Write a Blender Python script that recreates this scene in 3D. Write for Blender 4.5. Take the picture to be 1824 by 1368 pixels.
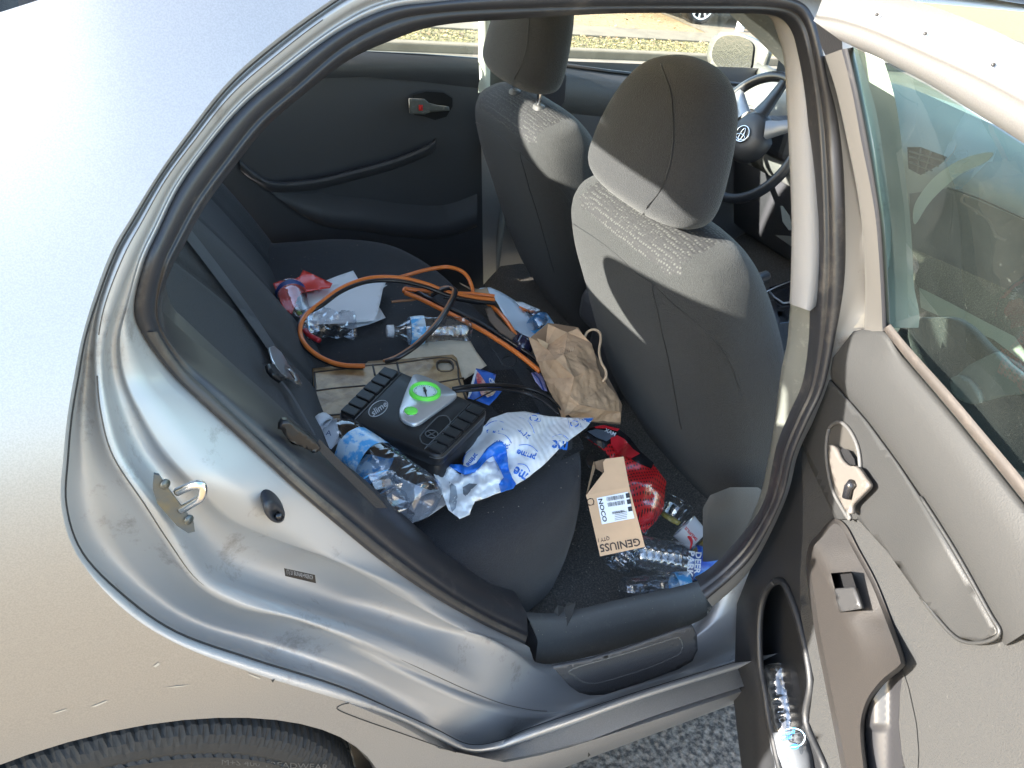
import bpy, bmesh, math, random
from mathutils import Vector, Matrix, noise
from mathutils.geometry import delaunay_2d_cdt
V=Vector; R=math.radians
random.seed(7)
for o in list(bpy.data.objects): bpy.data.objects.remove(o)
scn=bpy.context.scene
# ---------------------------------------------------------------- camera
CAM=V((0.0806,-0.5921,1.4572)); YAW,PITCH,ROLL,FPX=R(60.9674),R(-32.5266),R(8.2248),1422.91
fw=V((math.cos(YAW)*math.cos(PITCH),math.sin(YAW)*math.cos(PITCH),math.sin(PITCH)))
_r=fw.cross(V((0,0,1))).normalized(); _u=_r.cross(fw)
rt=math.cos(ROLL)*_r+math.sin(ROLL)*_u; up=-math.sin(ROLL)*_r+math.cos(ROLL)*_u
cd=bpy.data.cameras.new('camera'); cam=bpy.data.objects.new('camera',cd); scn.collection.objects.link(cam)
cd.sensor_width=36; cd.lens=36*FPX/1824; cd.clip_start=.02; cd.clip_end=600
m=Matrix((rt,up,-fw)).transposed().to_4x4(); m.translation=CAM; cam.matrix_world=m
scn.camera=cam
# ---------------------------------------------------------------- light
SUN_EL,SUN_K=18.5,-.10                       # elevation; sun travels towards +x and slightly -y
SD=V((1,SUN_K,0)).normalized()*math.cos(R(SUN_EL))+V((0,0,-math.sin(R(SUN_EL))))
w=bpy.data.worlds.new('World'); scn.world=w; w.use_nodes=True
nt=w.node_tree; bg=nt.nodes['Background']; sk=nt.nodes.new('ShaderNodeTexSky')
sk.sky_type='NISHITA'; sk.sun_disc=False; sk.sun_elevation=R(SUN_EL)
sk.sun_rotation=math.atan2(-SD.x,-SD.y); sk.air_density=1.0; sk.dust_density=1.2; sk.ozone_density=1.0
nt.links.new(sk.outputs[0],bg.inputs[0]); bg.inputs[1].default_value=.15
sl=bpy.data.lights.new('sun','SUN'); sl.energy=4.6; sl.angle=R(.5); sl.color=(1,.95,.87)
so=bpy.data.objects.new('sun',sl); scn.collection.objects.link(so)
so.rotation_euler=SD.to_track_quat('-Z','Y').to_euler(); so.location=(-20,0,8)
scn.view_settings.view_transform='Standard'; scn.view_settings.look='None'
scn.view_settings.exposure=2.92; scn.view_settings.gamma=1
scn.render.engine='CYCLES'; scn.cycles.max_bounces=10; scn.cycles.transparent_max_bounces=24
scn.cycles.caustics_reflective=False; scn.cycles.caustics_refractive=False
scn.cycles.sample_clamp_indirect=6
# ---------------------------------------------------------------- picture-to-world helpers (photo pixels 1824x1368)
def ray(px,py): return (fw+(px-912)/FPX*rt-(py-684)/FPX*up).normalized()
def at(px,py,x=None,y=None,z=None):
    d=ray(px,py)
    t=(x-CAM.x)/d.x if x is not None else (y-CAM.y)/d.y if y is not None else (z-CAM.z)/d.z
    return CAM+d*t
def hit(px,py,F,t0=.35,t1=4,n=60):
    d=ray(px,py); a=t0; fa=F(CAM+d*a); h=(t1-t0)/n
    for i in range(n):
        b=a+h; fb=F(CAM+d*b)
        if (fa<0)!=(fb<0):
            for _ in range(22):
                c=(a+b)/2; fc=F(CAM+d*c)
                if (fc<0)==(fa<0): a=c
                else: b=c
            return CAM+d*a
        a,fa=b,fb
    return CAM+d*1.3
def lerp(a,b,t): return a+(b-a)*t
def interp(K,x):
    if x<=K[0][0]: return K[0][1]
    for (a,va),(b,vb) in zip(K,K[1:]):
        if x<=b:
            t=(x-a)/(b-a); return va+(vb-va)*t
    return K[-1][1]
def cr(P,n,closed=False):
    """catmull-rom through tuples"""
    out=[];N=len(P);segs=N if closed else N-1
    for i in range(segs):
        p=[P[(i+k-1)%N] if closed else P[min(max(i+k-1,0),N-1)] for k in range(4)]
        for s in range(n):
            t=s/n;t2=t*t;t3=t2*t
            out.append(tuple(.5*((2*b)+(-a+c)*t+(2*a-5*b+4*c-d)*t2+(-a+3*b-3*c+d)*t3) for a,b,c,d in zip(*p)))
    if not closed: out.append(tuple(P[-1]))
    return out
YK=[(.1,.07),(.18,.03),(.25,.006),(.32,0),(.5,0),(.66,-.003),(.78,.001),(.88,.010),(.96,.026),(1.04,.052),(1.12,.088),(1.2,.128),(1.33,.2),(1.40,.262),(1.44,.34),(1.47,.5)]
YS=[(YK[0][0],YK[0][1])]+[]
_yk=cr(YK,6)
def Yb(x,z):
    y=interp(_yk,z)
    if x<.21 and z>.96:
        u=min(1,(z-.96)/.42); u=u*u*(3-2*u); t_=.21-x; y+=.15*(t_-.14*(1-math.exp(-t_/.14)))*u
    if x<.10 and z>1.1:
        u=min(1,(z-1.1)/.26); u=u*u*(3-2*u); t_=.10-x; y+=.20*(t_-.05*(1-math.exp(-t_/.05)))*u
    if x<-.15: y+=.16*(x+.15)**2+.03*max(0,-.15-x)
    return y
def body(px,py,d=0): return hit(px,py,lambda P:P.y-Yb(P.x,P.z)-d)
# ---------------------------------------------------------------- materials
MT={}
def mat(name,col,rough=.5,metal=0,var=0,vscale=8,bump=0,bscale=200,coat=0,col2=None,lo=.4,hi=.6,sheen=0,kind='noise',spec=None,coat_rough=.05,stretch=None,dust=None,emit=None,rvar=0):
    if name in MT: return MT[name]
    m=bpy.data.materials.new(name); m.use_nodes=True; n=m.node_tree.nodes; L=m.node_tree.links
    b=n['Principled BSDF']; b.inputs['Base Color'].default_value=(*col,1); b.inputs['Roughness'].default_value=rough; b.inputs['Metallic'].default_value=metal
    if spec is not None: b.inputs['Specular IOR Level'].default_value=spec
    if coat: b.inputs['Coat Weight'].default_value=coat; b.inputs['Coat Roughness'].default_value=coat_rough
    if sheen: b.inputs['Sheen Weight'].default_value=sheen; b.inputs['Sheen Roughness'].default_value=.5
    if emit: b.inputs['Emission Color'].default_value=(*emit,1); b.inputs['Emission Strength'].default_value=1
    tc=n.new('ShaderNodeTexCoord'); src=tc.outputs['Object']
    if stretch:
        mp=n.new('ShaderNodeMapping'); mp.inputs['Scale'].default_value=stretch; L.new(src,mp.inputs[0]); src=mp.outputs[0]
    last=None
    if var or col2:
        t=n.new('ShaderNodeTexNoise'); t.inputs['Scale'].default_value=vscale; t.inputs['Detail'].default_value=6; t.inputs['Roughness'].default_value=.6; L.new(src,t.inputs['Vector'])
        mr=n.new('ShaderNodeMapRange'); mr.inputs[1].default_value=lo; mr.inputs[2].default_value=hi; L.new(t.outputs[0],mr.inputs[0])
        mx=n.new('ShaderNodeMix'); mx.data_type='RGBA'; L.new(mr.outputs[0],mx.inputs[0])
        c2=col2 or tuple(min(1,c*(1+var)) for c in col); c1=col if col2 else tuple(c*(1-var) for c in col)
        mx.inputs[6].default_value=(*c1,1); mx.inputs[7].default_value=(*c2,1); last=mx.outputs[2]
        if rvar:
            r=n.new('ShaderNodeMapRange'); r.inputs[3].default_value=rough-rvar; r.inputs[4].default_value=rough+rvar; L.new(t.outputs[0],r.inputs[0]); L.new(r.outputs[0],b.inputs['Roughness'])
    if dust:   # (colour, scale, threshold, amount)
        t=n.new('ShaderNodeTexNoise'); t.inputs['Scale'].default_value=dust[1]; t.inputs['Detail'].default_value=8; t.inputs['Roughness'].default_value=.75; L.new(src,t.inputs['Vector'])
        mr=n.new('ShaderNodeMapRange'); mr.inputs[1].default_value=dust[2]; mr.inputs[2].default_value=dust[2]+.12; mr.inputs[4].default_value=dust[3]; L.new(t.outputs[0],mr.inputs[0])
        mx=n.new('ShaderNodeMix'); mx.data_type='RGBA'; L.new(mr.outputs[0],mx.inputs[0])
        if last: L.new(last,mx.inputs[6])
        else: mx.inputs[6].default_value=(*col,1)
        mx.inputs[7].default_value=(*dust[0],1); last=mx.outputs[2]
    if last: L.new(last,b.inputs['Base Color'])
    if bump:
        if kind=='noise': t=n.new('ShaderNodeTexNoise'); t.inputs['Detail'].default_value=3
        elif kind=='voronoi': t=n.new('ShaderNodeTexVoronoi')
        elif kind=='crack': t=n.new('ShaderNodeTexVoronoi'); t.feature='DISTANCE_TO_EDGE'
        elif kind=='wave': t=n.new('ShaderNodeTexWave'); t.inputs['Distortion'].default_value=2
        t.inputs['Scale'].default_value=bscale; L.new(src,t.inputs['Vector'])
        bp=n.new('ShaderNodeBump'); bp.inputs['Strength'].default_value=bump; bp.inputs['Distance'].default_value=.002; L.new(t.outputs[0],bp.inputs['Height']); L.new(bp.outputs[0],b.inputs['Normal'])
    MT[name]=m; return m
def glassmat(name,tint=(1,1,1),refl=.9,rough=.02,ior=1.45,haze=0,hazecol=(.6,.6,.6),specks=0,bump=0,bscale=40):
    if name in MT: return MT[name]
    m=bpy.data.materials.new(name); m.use_nodes=True; n=m.node_tree.nodes; L=m.node_tree.links; n.clear()
    out=n.new('ShaderNodeOutputMaterial'); tr=n.new('ShaderNodeBsdfTransparent'); tr.inputs[0].default_value=(*tint,1)
    gl=n.new('ShaderNodeBsdfGlossy'); gl.inputs['Roughness'].default_value=rough; gl.inputs[0].default_value=(refl,refl,refl,1)
    fr=n.new('ShaderNodeLayerWeight'); fr.inputs[0].default_value=.5; mx=n.new('ShaderNodeMixShader')
    f0=((ior-1)/(ior+1))**2; pw=n.new('ShaderNodeMath'); pw.operation='POWER'; pw.inputs[1].default_value=4; L.new(fr.outputs['Facing'],pw.inputs[0])
    ma=n.new('ShaderNodeMath'); ma.operation='MULTIPLY_ADD'; ma.inputs[1].default_value=.85; ma.inputs[2].default_value=f0; L.new(pw.outputs[0],ma.inputs[0])
    L.new(ma.outputs[0],mx.inputs[0]); L.new(tr.outputs[0],mx.inputs[1]); L.new(gl.outputs[0],mx.inputs[2]); last=mx
    if bump:
        tc=n.new('ShaderNodeTexCoord'); t=n.new('ShaderNodeTexNoise'); t.inputs['Scale'].default_value=bscale; t.inputs['Detail'].default_value=4; L.new(tc.outputs['Object'],t.inputs['Vector'])
        bp=n.new('ShaderNodeBump'); bp.inputs['Strength'].default_value=bump; bp.inputs['Distance'].default_value=.004; L.new(t.outputs[0],bp.inputs['Height'])
        L.new(bp.outputs[0],gl.inputs['Normal']); L.new(bp.outputs[0],fr.inputs['Normal'])
    if haze:
        df=n.new('ShaderNodeBsdfDiffuse'); df.inputs[0].default_value=(*hazecol,1); m2=n.new('ShaderNodeMixShader')
        tc=n.new('ShaderNodeTexCoord')
        t=n.new('ShaderNodeTexNoise'); t.inputs['Scale'].default_value=9; t.inputs['Detail'].default_value=5; L.new(tc.outputs['Object'],t.inputs['Vector'])
        r=n.new('ShaderNodeMapRange'); r.inputs[1].default_value=.3; r.inputs[2].default_value=.75; r.inputs[3].default_value=haze*.5; r.inputs[4].default_value=haze*1.6; L.new(t.outputs[0],r.inputs[0]); hv=r.outputs[0]
        if specks:
            v=n.new('ShaderNodeTexNoise'); v.inputs['Scale'].default_value=230; v.inputs['Detail'].default_value=2; L.new(tc.outputs['Object'],v.inputs['Vector'])
            r2=n.new('ShaderNodeMapRange'); r2.inputs[1].default_value=.69; r2.inputs[2].default_value=.74; r2.inputs[4].default_value=specks; L.new(v.outputs[0],r2.inputs[0])
            ad=n.new('ShaderNodeMath'); ad.operation='ADD'; L.new(hv,ad.inputs[0]); L.new(r2.outputs[0],ad.inputs[1]); hv=ad.outputs[0]
        L.new(hv,m2.inputs[0]); L.new(mx.outputs[0],m2.inputs[1]); L.new(df.outputs[0],m2.inputs[2]); last=m2
    L.new(last.outputs[0],out.inputs[0]); MT[name]=m; return m
SILVER=mat('silver_paint',(.315,.31,.305),.43,.72,var=.07,vscale=700,coat_rough=.2,coat=.5,bump=.02,bscale=900)
JAMB=mat('silver_paint_dusty',(.36,.352,.34),.48,.42,coat=.28,coat_rough=.14,dust=((.12,.10,.08),13,.57,.55),bump=.02,bscale=700)
RUB=mat('black_rubber',(.020,.021,.025),.42,bump=.05,bscale=300,dust=((.10,.09,.08),14,.55,.5))
RUBD=mat('brown_dusty_rubber',(.045,.04,.036),.55,bump=.1,bscale=200,dust=((.13,.11,.085),10,.5,.6))
PLA=mat('charcoal_plastic',(.035,.035,.038),.5,bump=.25,bscale=900,dust=((.10,.095,.085),40,.62,.5))
PLG=mat('grey_plastic',(.055,.054,.053),.6,bump=.35,bscale=700,dust=((.15,.14,.12),220,.6,.5))
FAB=mat('charcoal_fabric',(.0128,.0134,.0150),.95,sheen=.12,bump=.9,bscale=500,var=.25,vscale=420,dust=((.06,.056,.05),450,.66,.35))
FABS=mat('seat_fabric',(.0160,.0168,.0168),.93,sheen=.08,bump=.9,bscale=480,var=.28,vscale=420,dust=((.06,.056,.048),260,.68,.45))
MESHF=mat('mesh_fabric',(.016,.016,.017),.85,bump=.8,bscale=150,kind='voronoi')
_n=MESHF.node_tree; _v=[q for q in _n.nodes if q.type=='TEX_VORONOI'][0]; _v.inputs['Randomness'].default_value=.4
_m=_n.nodes.new('ShaderNodeMapRange'); _m.inputs[1].default_value=.25; _m.inputs[2].default_value=.40; _c=_n.nodes.new('ShaderNodeMix'); _c.data_type='RGBA'
_c.inputs[6].default_value=(.042,.043,.040,1); _c.inputs[7].default_value=(.014,.014,.015,1)
_n.links.new(_v.outputs['Distance'],_m.inputs[0]); _n.links.new(_m.outputs[0],_c.inputs[0]); _n.links.new(_c.outputs[2],_n.nodes['Principled BSDF'].inputs['Base Color'])
TRIMG=mat('light_grey_plastic',(.20,.20,.205),.55,bump=.1,bscale=600)
TRIML=mat('dusty_grey_trim',(.10,.103,.093),.55,bump=.15,bscale=500,dust=((.22,.22,.195),60,.55,.5))
CARP=mat('charcoal_carpet',(.095,.085,.073),1,bump=1,bscale=500,var=.3,vscale=300,dust=((.30,.26,.21),300,.56,.7))
CHROME=mat('chrome',(.75,.75,.75),.15,1)
ZINC=mat('zinc_steel',(.07,.09,.11),.35,.4,col2=(.13,.12,.085),vscale=22)
WHITE=mat('white_paper',(.86,.87,.88),.7,bump=.1,bscale=60)
BLK=mat('black_plastic',(.012,.012,.013),.4,bump=.1,bscale=400,spec=.4)
GLOSSBLK=mat('glossy_black',(.012,.012,.014),.18)
# ---------------------------------------------------------------- mesh helpers
COL=scn.collection
def mesh(name,vs,fs,ma,parent=None,smooth=True,label=None,thick=0,bev=0,sub=0,mats=None,fmi=None):
    me=bpy.data.meshes.new(name); me.from_pydata([tuple(v) for v in vs],[],fs); me.validate()
    o=bpy.data.objects.new(name,me); COL.objects.link(o)
    for mm in (mats or [ma]): me.materials.append(mm)
    if fmi:
        for p,i in zip(me.polygons,fmi): p.material_index=i
    if smooth:
        for p in me.polygons: p.use_smooth=True
    if parent: o.parent=parent
    if label: o['label']=label
    if thick:
        md=o.modifiers.new('t','SOLIDIFY'); md.thickness=thick; md.offset=0
    if bev:
        md=o.modifiers.new('b','BEVEL'); md.width=bev; md.segments=3; md.limit_method='ANGLE'; md.angle_limit=R(35)
    if sub:
        md=o.modifiers.new('s','SUBSURF'); md.levels=sub; md.render_levels=sub
    return o
def loftd(rows,closed=False,caps=False):
    vs=[];fs=[];n=len(rows[0])
    for r in rows: vs+=list(r)
    m_=n if closed else n-1
    for i in range(len(rows)-1):
        for j in range(m_):
            a=i*n+j;b=i*n+(j+1)%n; fs.append((a,b,b+n,a+n))
    if caps: fs.append(tuple(range(n))[::-1]); fs.append(tuple(range((len(rows)-1)*n,len(rows)*n)))
    return vs,fs
def loft(name,rows,ma,parent=None,closed=False,caps=False,**k):
    vs,fs=loftd(rows,closed,caps); return mesh(name,vs,fs,ma,parent,**k)
def tubed(path,r,n=10,caps=True,rf=None,flat=1):
    path=[V(p) for p in path]; rows=[]; prev=None
    for i,p in enumerate(path):
        t=(path[min(i+1,len(path)-1)]-path[max(i-1,0)]).normalized()
        if prev is None:
            a=V((0,0,1)) if abs(t.z)<.9 else V((1,0,0)); u=t.cross(a).normalized()
        else: u=(prev-t*prev.dot(t)).normalized()
        prev=u; v=t.cross(u); rr=rf(i/(len(path)-1)) if rf else r
        rows.append([p+(u*math.cos(2*math.pi*k/n)+v*flat*math.sin(2*math.pi*k/n))*rr for k in range(n)])
    return loftd(rows,True,caps)
def tube(name,path,r,ma,parent=None,n=10,rf=None,flat=1,**k):
    vs,fs=tubed(path,r,n,True,rf,flat); return mesh(name,vs,fs,ma,parent,**k)
def join(parts):
    vs=[];fs=[]
    for a,b in parts:
        k=len(vs); vs+=list(a); fs+=[tuple(i+k for i in f) for f in b]
    return vs,fs
def boxd(O,a,b,c):
    """box with corner O and edge vectors a,b,c"""
    P=[O,O+a,O+a+b,O+b]; P=P+[p+c for p in P]
    return P,[(3,2,1,0),(4,5,6,7),(0,1,5,4),(1,2,6,5),(2,3,7,6),(3,0,4,7)]
def box(name,x0,x1,y0,y1,z0,z1,ma,parent=None,bev=.004,**k):
    v,f=boxd(V((x0,y0,z0)),V((x1-x0,0,0)),V((0,y1-y0,0)),V((0,0,z1-z0))); return mesh(name,v,f,ma,parent,smooth=False,bev=bev,**k)
def fill2d(poly,step=None,holes=()):
    pts=[V(p) for p in poly]; n=len(pts); ed=[(i,(i+1)%n) for i in range(n)]
    for h in holes:
        k=len(pts); pts+=[V(p) for p in h]; ed+=[(k+i,k+(i+1)%len(h)) for i in range(len(h))]
    def inside(p,q):
        c=False
        for i in range(len(q)):
            a,b=q[i],q[i-1]
            if (a[1]>p[1])!=(b[1]>p[1]) and p[0]<(b[0]-a[0])*(p[1]-a[1])/(b[1]-a[1])+a[0]: c=not c
        return c
    if step:
        x0=min(p[0] for p in poly);x1=max(p[0] for p in poly);y0=min(p[1] for p in poly);y1=max(p[1] for p in poly)
        i=0;y=y0+step/2
        while y<y1:
            x=x0+step/2+(step/2 if i%2 else 0)
            while x<x1:
                if inside((x,y),poly) and not any(inside((x,y),h) for h in holes): pts.append(V((x,y)))
                x+=step
            y+=step*.87;i+=1
    r=delaunay_2d_cdt(pts,ed,[],0 if not holes else 0,1e-6)
    vs,fs=r[0],r[2]; out=[]
    for f in fs:
        cx=sum(vs[i][0] for i in f)/len(f);cy=sum(vs[i][1] for i in f)/len(f)
        if inside((cx,cy),poly) and not any(inside((cx,cy),h) for h in holes): out.append(tuple(f))
    return vs,out
def dens(poly,n=4,closed=True):
    out=[]
    N=len(poly)
    for i in range(N if closed else N-1):
        a,b=poly[i],poly[(i+1)%N]
        for k in range(n): out.append((lerp(a[0],b[0],k/n),lerp(a[1],b[1],k/n)))
    if not closed: out.append(tuple(poly[-1]))
    return out
def toward(P,d): return P+(CAM-P).normalized()*d
def sheet(name,poly,F,ma,parent=None,step=12,off=0,thick=0,relief=None,dn=4,holes=(),**k):
    """a sheet whose outline follows picture points, lying on the surface F(px,py)->world"""
    vs,fs=fill2d(dens(poly,dn),step,[dens(h,dn) for h in holes])
    P=[]
    for v in vs:
        q=F(v[0],v[1])
        o=off+(relief(v[0],v[1]) if relief else 0)
        P.append(toward(q,o) if o else q)
    return mesh(name,P,fs,ma,parent,thick=thick,**k)
def textd(s,bold=0):
    cu=bpy.data.curves.new('t','FONT'); cu.body=s; cu.resolution_u=2; cu.offset=bold
    o=bpy.data.objects.new('t',cu); COL.objects.link(o); dg=bpy.context.evaluated_depsgraph_get()
    me=bpy.data.meshes.new_from_object(o.evaluated_get(dg)); vs=[v.co.copy() for v in me.vertices]; fs=[tuple(p.vertices) for p in me.polygons]
    bpy.data.objects.remove(o); bpy.data.meshes.remove(me)
    x0=min(v.x for v in vs);x1=max(v.x for v in vs);y0=min(v.y for v in vs);y1=max(v.y for v in vs)
    return [((v.x-x0)/(x1-x0),(v.y-y0)/(y1-y0)) for v in vs],fs
def text(name,s,o,r,t,F,ma,parent,off=.0008,bold=.0):
    """lettering: o=bottom-left, r=bottom-right, t=top-left in picture points, laid on surface F"""
    vs,fs=textd(s,bold)
    P=[toward(F(o[0]+u*(r[0]-o[0])+v*(t[0]-o[0]),o[1]+u*(r[1]-o[1])+v*(t[1]-o[1])),off) for u,v in vs]
    return mesh(name,P,fs,ma,parent,smooth=False)
def thing(name,label,cat,loc=(0,0,0),group=None):
    o=bpy.data.objects.new(name,None); COL.objects.link(o); o.location=(0,0,0); o['label']=label; o['category']=cat
    if group: o['group']=group
    o['base']=list(loc); return o
def tag(o,label,cat,group=None):
    o['label']=label; o['category']=cat
    if group: o['group']=group
    return o
def struct(o,kind='structure'): o['kind']=kind; return o
def part(name,parent):
    o=bpy.data.objects.new(name,None); COL.objects.link(o); o.parent=parent; return o
def nz(x,y,z,s=1,seed=0): return noise.noise(V((x*s+seed,y*s+seed*1.7,z*s-seed)))

# ================================================================= GROUND AND STREET
def quad(name,x0,x1,y0,y1,z,ma,n=1):
    vs=[];fs=[]
    for i in range(n+1):
        for j in range(n+1): vs.append((lerp(x0,x1,i/n),lerp(y0,y1,j/n),z))
    for i in range(n):
        for j in range(n): a=i*(n+1)+j; fs.append((a,a+n+1,a+n+2,a+1))
    return mesh(name,vs,fs,ma,smooth=False)
ASPH=mat('asphalt_aggregate',(.035,.033,.031),.85,bump=1,bscale=90,kind='voronoi',col2=(.24,.21,.175),vscale=75,lo=.40,hi=.66,dust=((.30,.27,.22),38,.62,.6))
GRASS=mat('dry_lawn',(.20,.14,.07),1,col2=(.30,.215,.11),vscale=14,lo=.35,hi=.65,bump=1,bscale=60)
GRASS2=mat('dry_grass_strip',(.11,.105,.045),1,col2=(.22,.18,.09),vscale=26,lo=.35,hi=.65,bump=1,bscale=80)
CONC=mat('pale_concrete',(.175,.145,.10),.9,var=.1,vscale=5,bump=.3,bscale=60)
CONS=mat('street_concrete',(.165,.143,.105),.9,var=.12,vscale=3,bump=.3,bscale=80)
struct(quad('ground',-300,300,-300,300,-.02,GRASS))
struct(quad('asphalt_parking_lane',-60,60,-.5,2.35,0,ASPH))
struct(quad('street',-60,60,2.35,6.55,.004,CONS))
v,f=boxd(V((-60,6.55,-.01)),V((120,0,0)),V((0,.14,0)),V((0,0,.09))); struct(mesh('kerb',v,f,CONC,smooth=False,bev=.02))
struct(quad('verge',-60,60,6.69,7.30,.07,GRASS2))
v,f=boxd(V((-60,7.30,.0)),V((120,0,0)),V((0,.55,0)),V((0,0,.09))); struct(mesh('sidewalk',v,f,CONC,smooth=False,bev=.01))
struct(quad('lawn',-60,60,7.85,40,.075,GRASS))
struct(mesh('driveway',[(6.75,7.86,.085),(14,7.86,.085),(14,26,.085),(9.5,26,.085)],[(0,1,2,3)],CONC,smooth=False))
struct(quad('driveway_apron',7.2,14.3,6.5,7.29,.094,CONC))
# fallen leaves and grass blades on the verge and lawn
LEAF=mat('dry_leaf',(.22,.14,.07),.9,col2=(.36,.26,.14),vscale=3); BLADE=mat('grass_blade',(.13,.13,.045),.9,col2=(.30,.25,.12),vscale=14)
vs=[];fs=[]
for i in range(2200):
    x=random.uniform(.5,12); y=random.choice([random.uniform(6.7,7.27),random.uniform(7.9,13)])
    if y>7.8 and x>6.6+(y-7.8)*.2: continue
    z=.078;s=random.uniform(.012,.03);a=random.uniform(0,6.28);k=len(vs);u=V((math.cos(a),math.sin(a),random.uniform(-.2,.5)))*s;t=V((-math.sin(a),math.cos(a),random.uniform(-.3,.4)))*s*.6
    c=V((x,y,z+.012)); vs+=[c-u,c-t,c+u,c+t]; fs.append((k,k+1,k+2,k+3))
o=mesh('fallen_leaves',vs,fs,LEAF,smooth=False); o['kind']='stuff'; tag(o,'dry brown fallen leaves strewn over the verge and lawn','leaves')
vs=[];fs=[]
for i in range(26000):
    x=random.uniform(.3,9.5); y=random.uniform(6.7,7.29) if random.random()<.5 else random.uniform(7.87,10.5)
    if y>7.8 and x>6.6+(y-7.8)*.2: continue
    a=random.uniform(0,6.28);h=random.uniform(.006,.018);k=len(vs);d=V((math.cos(a),math.sin(a),0))*.007
    c=V((x,y,.068)); l=V((random.uniform(-.03,.03),random.uniform(-.03,.03),h)); vs+=[c-d,c+d,c+l]; fs.append((k,k+1,k+2))
o=mesh('verge_grass',vs,fs,BLADE,smooth=False); o['kind']='stuff'; tag(o,'short dry straw coloured grass on the verge beyond the car','grass')

# ================================================================= THE CAR
CAR=thing('silver_car','silver sedan with its right rear door open, cabin littered with rubbish','car')
# door opening stations: px of A outer cut, B hem, C channel end, D ridge, E crease, F seal outer, G seal mid, H seal inner
ST=[((600,-8),(605,-4),(612,2),(640,-2),(672,8),(690,16),(697,40),(700,71))]
L_=[
 ((1300,-75),(1300,-72),(1300,-66),(1300,-50),(1300,-34),(1300,-14),(1300,12),(1300,24)),
 ((1100,-75),(1100,-72),(1100,-66),(1100,-50),(1100,-34),(1100,-14),(1100,12),(1100,24)),
 ((880,-62),(880,-58),(882,-52),(888,-34),(894,-22),(900,-8),(900,17),(900,35)),
 ((740,-45),(742,-42),(745,-36),(760,-18),(770,-8),(779,3),(778,24),(779,46)),
 ((640,-26),(644,-22),(649,-16),(667,0),(679,8),(690,16),(697,40),(700,71)),
 ((560,20),(565,25),(570,30),(585,45),(594,52),(601,58),(612,85),(620,108)),
 ((461,95),(466,100),(472,106),(487,121),(494,127),(500,133),(530,155),(545,165)),
 ((395,158),(400,162),(405,167),(419,181),(425,187),(430,192),(462,214),(477,224)),
 ((329,243),(334,246),(340,249),(357,256),(364,259),(370,262),(405,285),(419,295)),
 ((280,312),(285,314),(290,317),(306,326),(313,331),(319,335),(352,358),(366,367)),
 ((235,385),(240,388),(246,391),(268,400),(276,405),(283,409),(315,425),(330,433)),
 ((197,450),(204,452),(210,454),(240,459),(249,463),(257,467),(292,476),(305,480)),
 ((164,539),(171,539),(178,539),(207,540),(228,543),(239,545),(279,540),(285,540)),
 ((145,605),(151,605),(168,607),(187,608),(213,602),(252,593),(287,590),(293,588)),
 ((133,665),(140,667),(168,670),(185,668),(219,666),(300,660),(328,653),(345,640)),
 ((121,735),(128,737),(173,740),(197,735),(244,728),(357,716),(383,705),(415,695)),
 ((113,810),(121,812),(193,815),(222,810),(287,802),(442,794),(467,783),(505,770)),
 ((109,900),(118,900),(246,900),(284,895),(342,862),(526,872),(548,858),(590,845)),
 ((137,989),(147,985),(291,968),(325,960),(402,922),(600,935),(622,920),(664,900)),
 ((212,1078),(222,1062),(345,1040),(375,1024),(482,958),(680,1000),(697,982),(739,968)),
 ((308,1143),(315,1126),(420,1083),(450,1056),(603,1002),(774,1064),(788,1048),(808,1023)),
 ((445,1197),(450,1174),(520,1104),(545,1084),(705,1060),(860,1112),(868,1095),(876,1064)),
 ((600,1245),(603,1222),(620,1142),(650,1119),(808,1115),(935,1148),(940,1130),(938,1092)),
]
SB=[ # stations further along the sill: A..F
 ((705,1280),(708,1268),(730,1195),(752,1163),(860,1132),(945,1160)),
 ((774,1314),(778,1300),(842,1242),(857,1220),(915,1160),(955,1180)),
 ((830,1341),(835,1326),(912,1262),(922,1250),(955,1192),(986,1182)),
 ((885,1337),(890,1320),(985,1270),(993,1257),(1010,1210),(1053,1169)),
 ((934,1321),(936,1300),(1075,1249),(1083,1238),(1090,1200),(1114,1151)),
 ((1022,1290),(1024,1270),(1140,1228),(1146,1219),(1155,1175),(1206,1120)),
 ((1144,1245),(1144,1230),(1204,1210),(1208,1200),(1222,1145),(1259,1096)),
 ((1306,1194),(1306,1181),(1285,1184),(1284,1170),(1300,1090),(1300,1028)),
 ((1420,1160),(1420,1147),(1390,1148),(1385,1134),(1390,1040),(1380,945)),
]
DT=(0,.010,.012,.018,.028,.034,.05,.075); DL=(0,.010,.030,.030,.060,.105,.115,.145); DB=(0,.012,.055,.070,.115,.145,.155,.18); DS=(.035,.055,.075,.085,.115,.145)
def dep(i):
    if i<=11: return DT
    if i<=14: t=(i-11)/3; return tuple(lerp(a,b,t) for a,b in zip(DT,DL))
    if i<=17: return DL
    if i<=21: t=(i-17)/4; return tuple(lerp(a,b,t) for a,b in zip(DL,DB))
    return DB
NS=6
def ringpts(k):
    """ring k of the whole left loop as (px,py,d)"""
    P=[(*s[k],dep(i)[k]) for i,s in enumerate(L_)]
    if k<6:
        for j,s in enumerate(SB):
            t=min(1,(j+1)/4); P.append((*s[k],lerp(DB[k],DS[k],t)))
    return cr(P,NS)
RG=[[body(*p) for p in ringpts(k)] for k in range(8)]
nA=len(RG[0])
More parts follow.
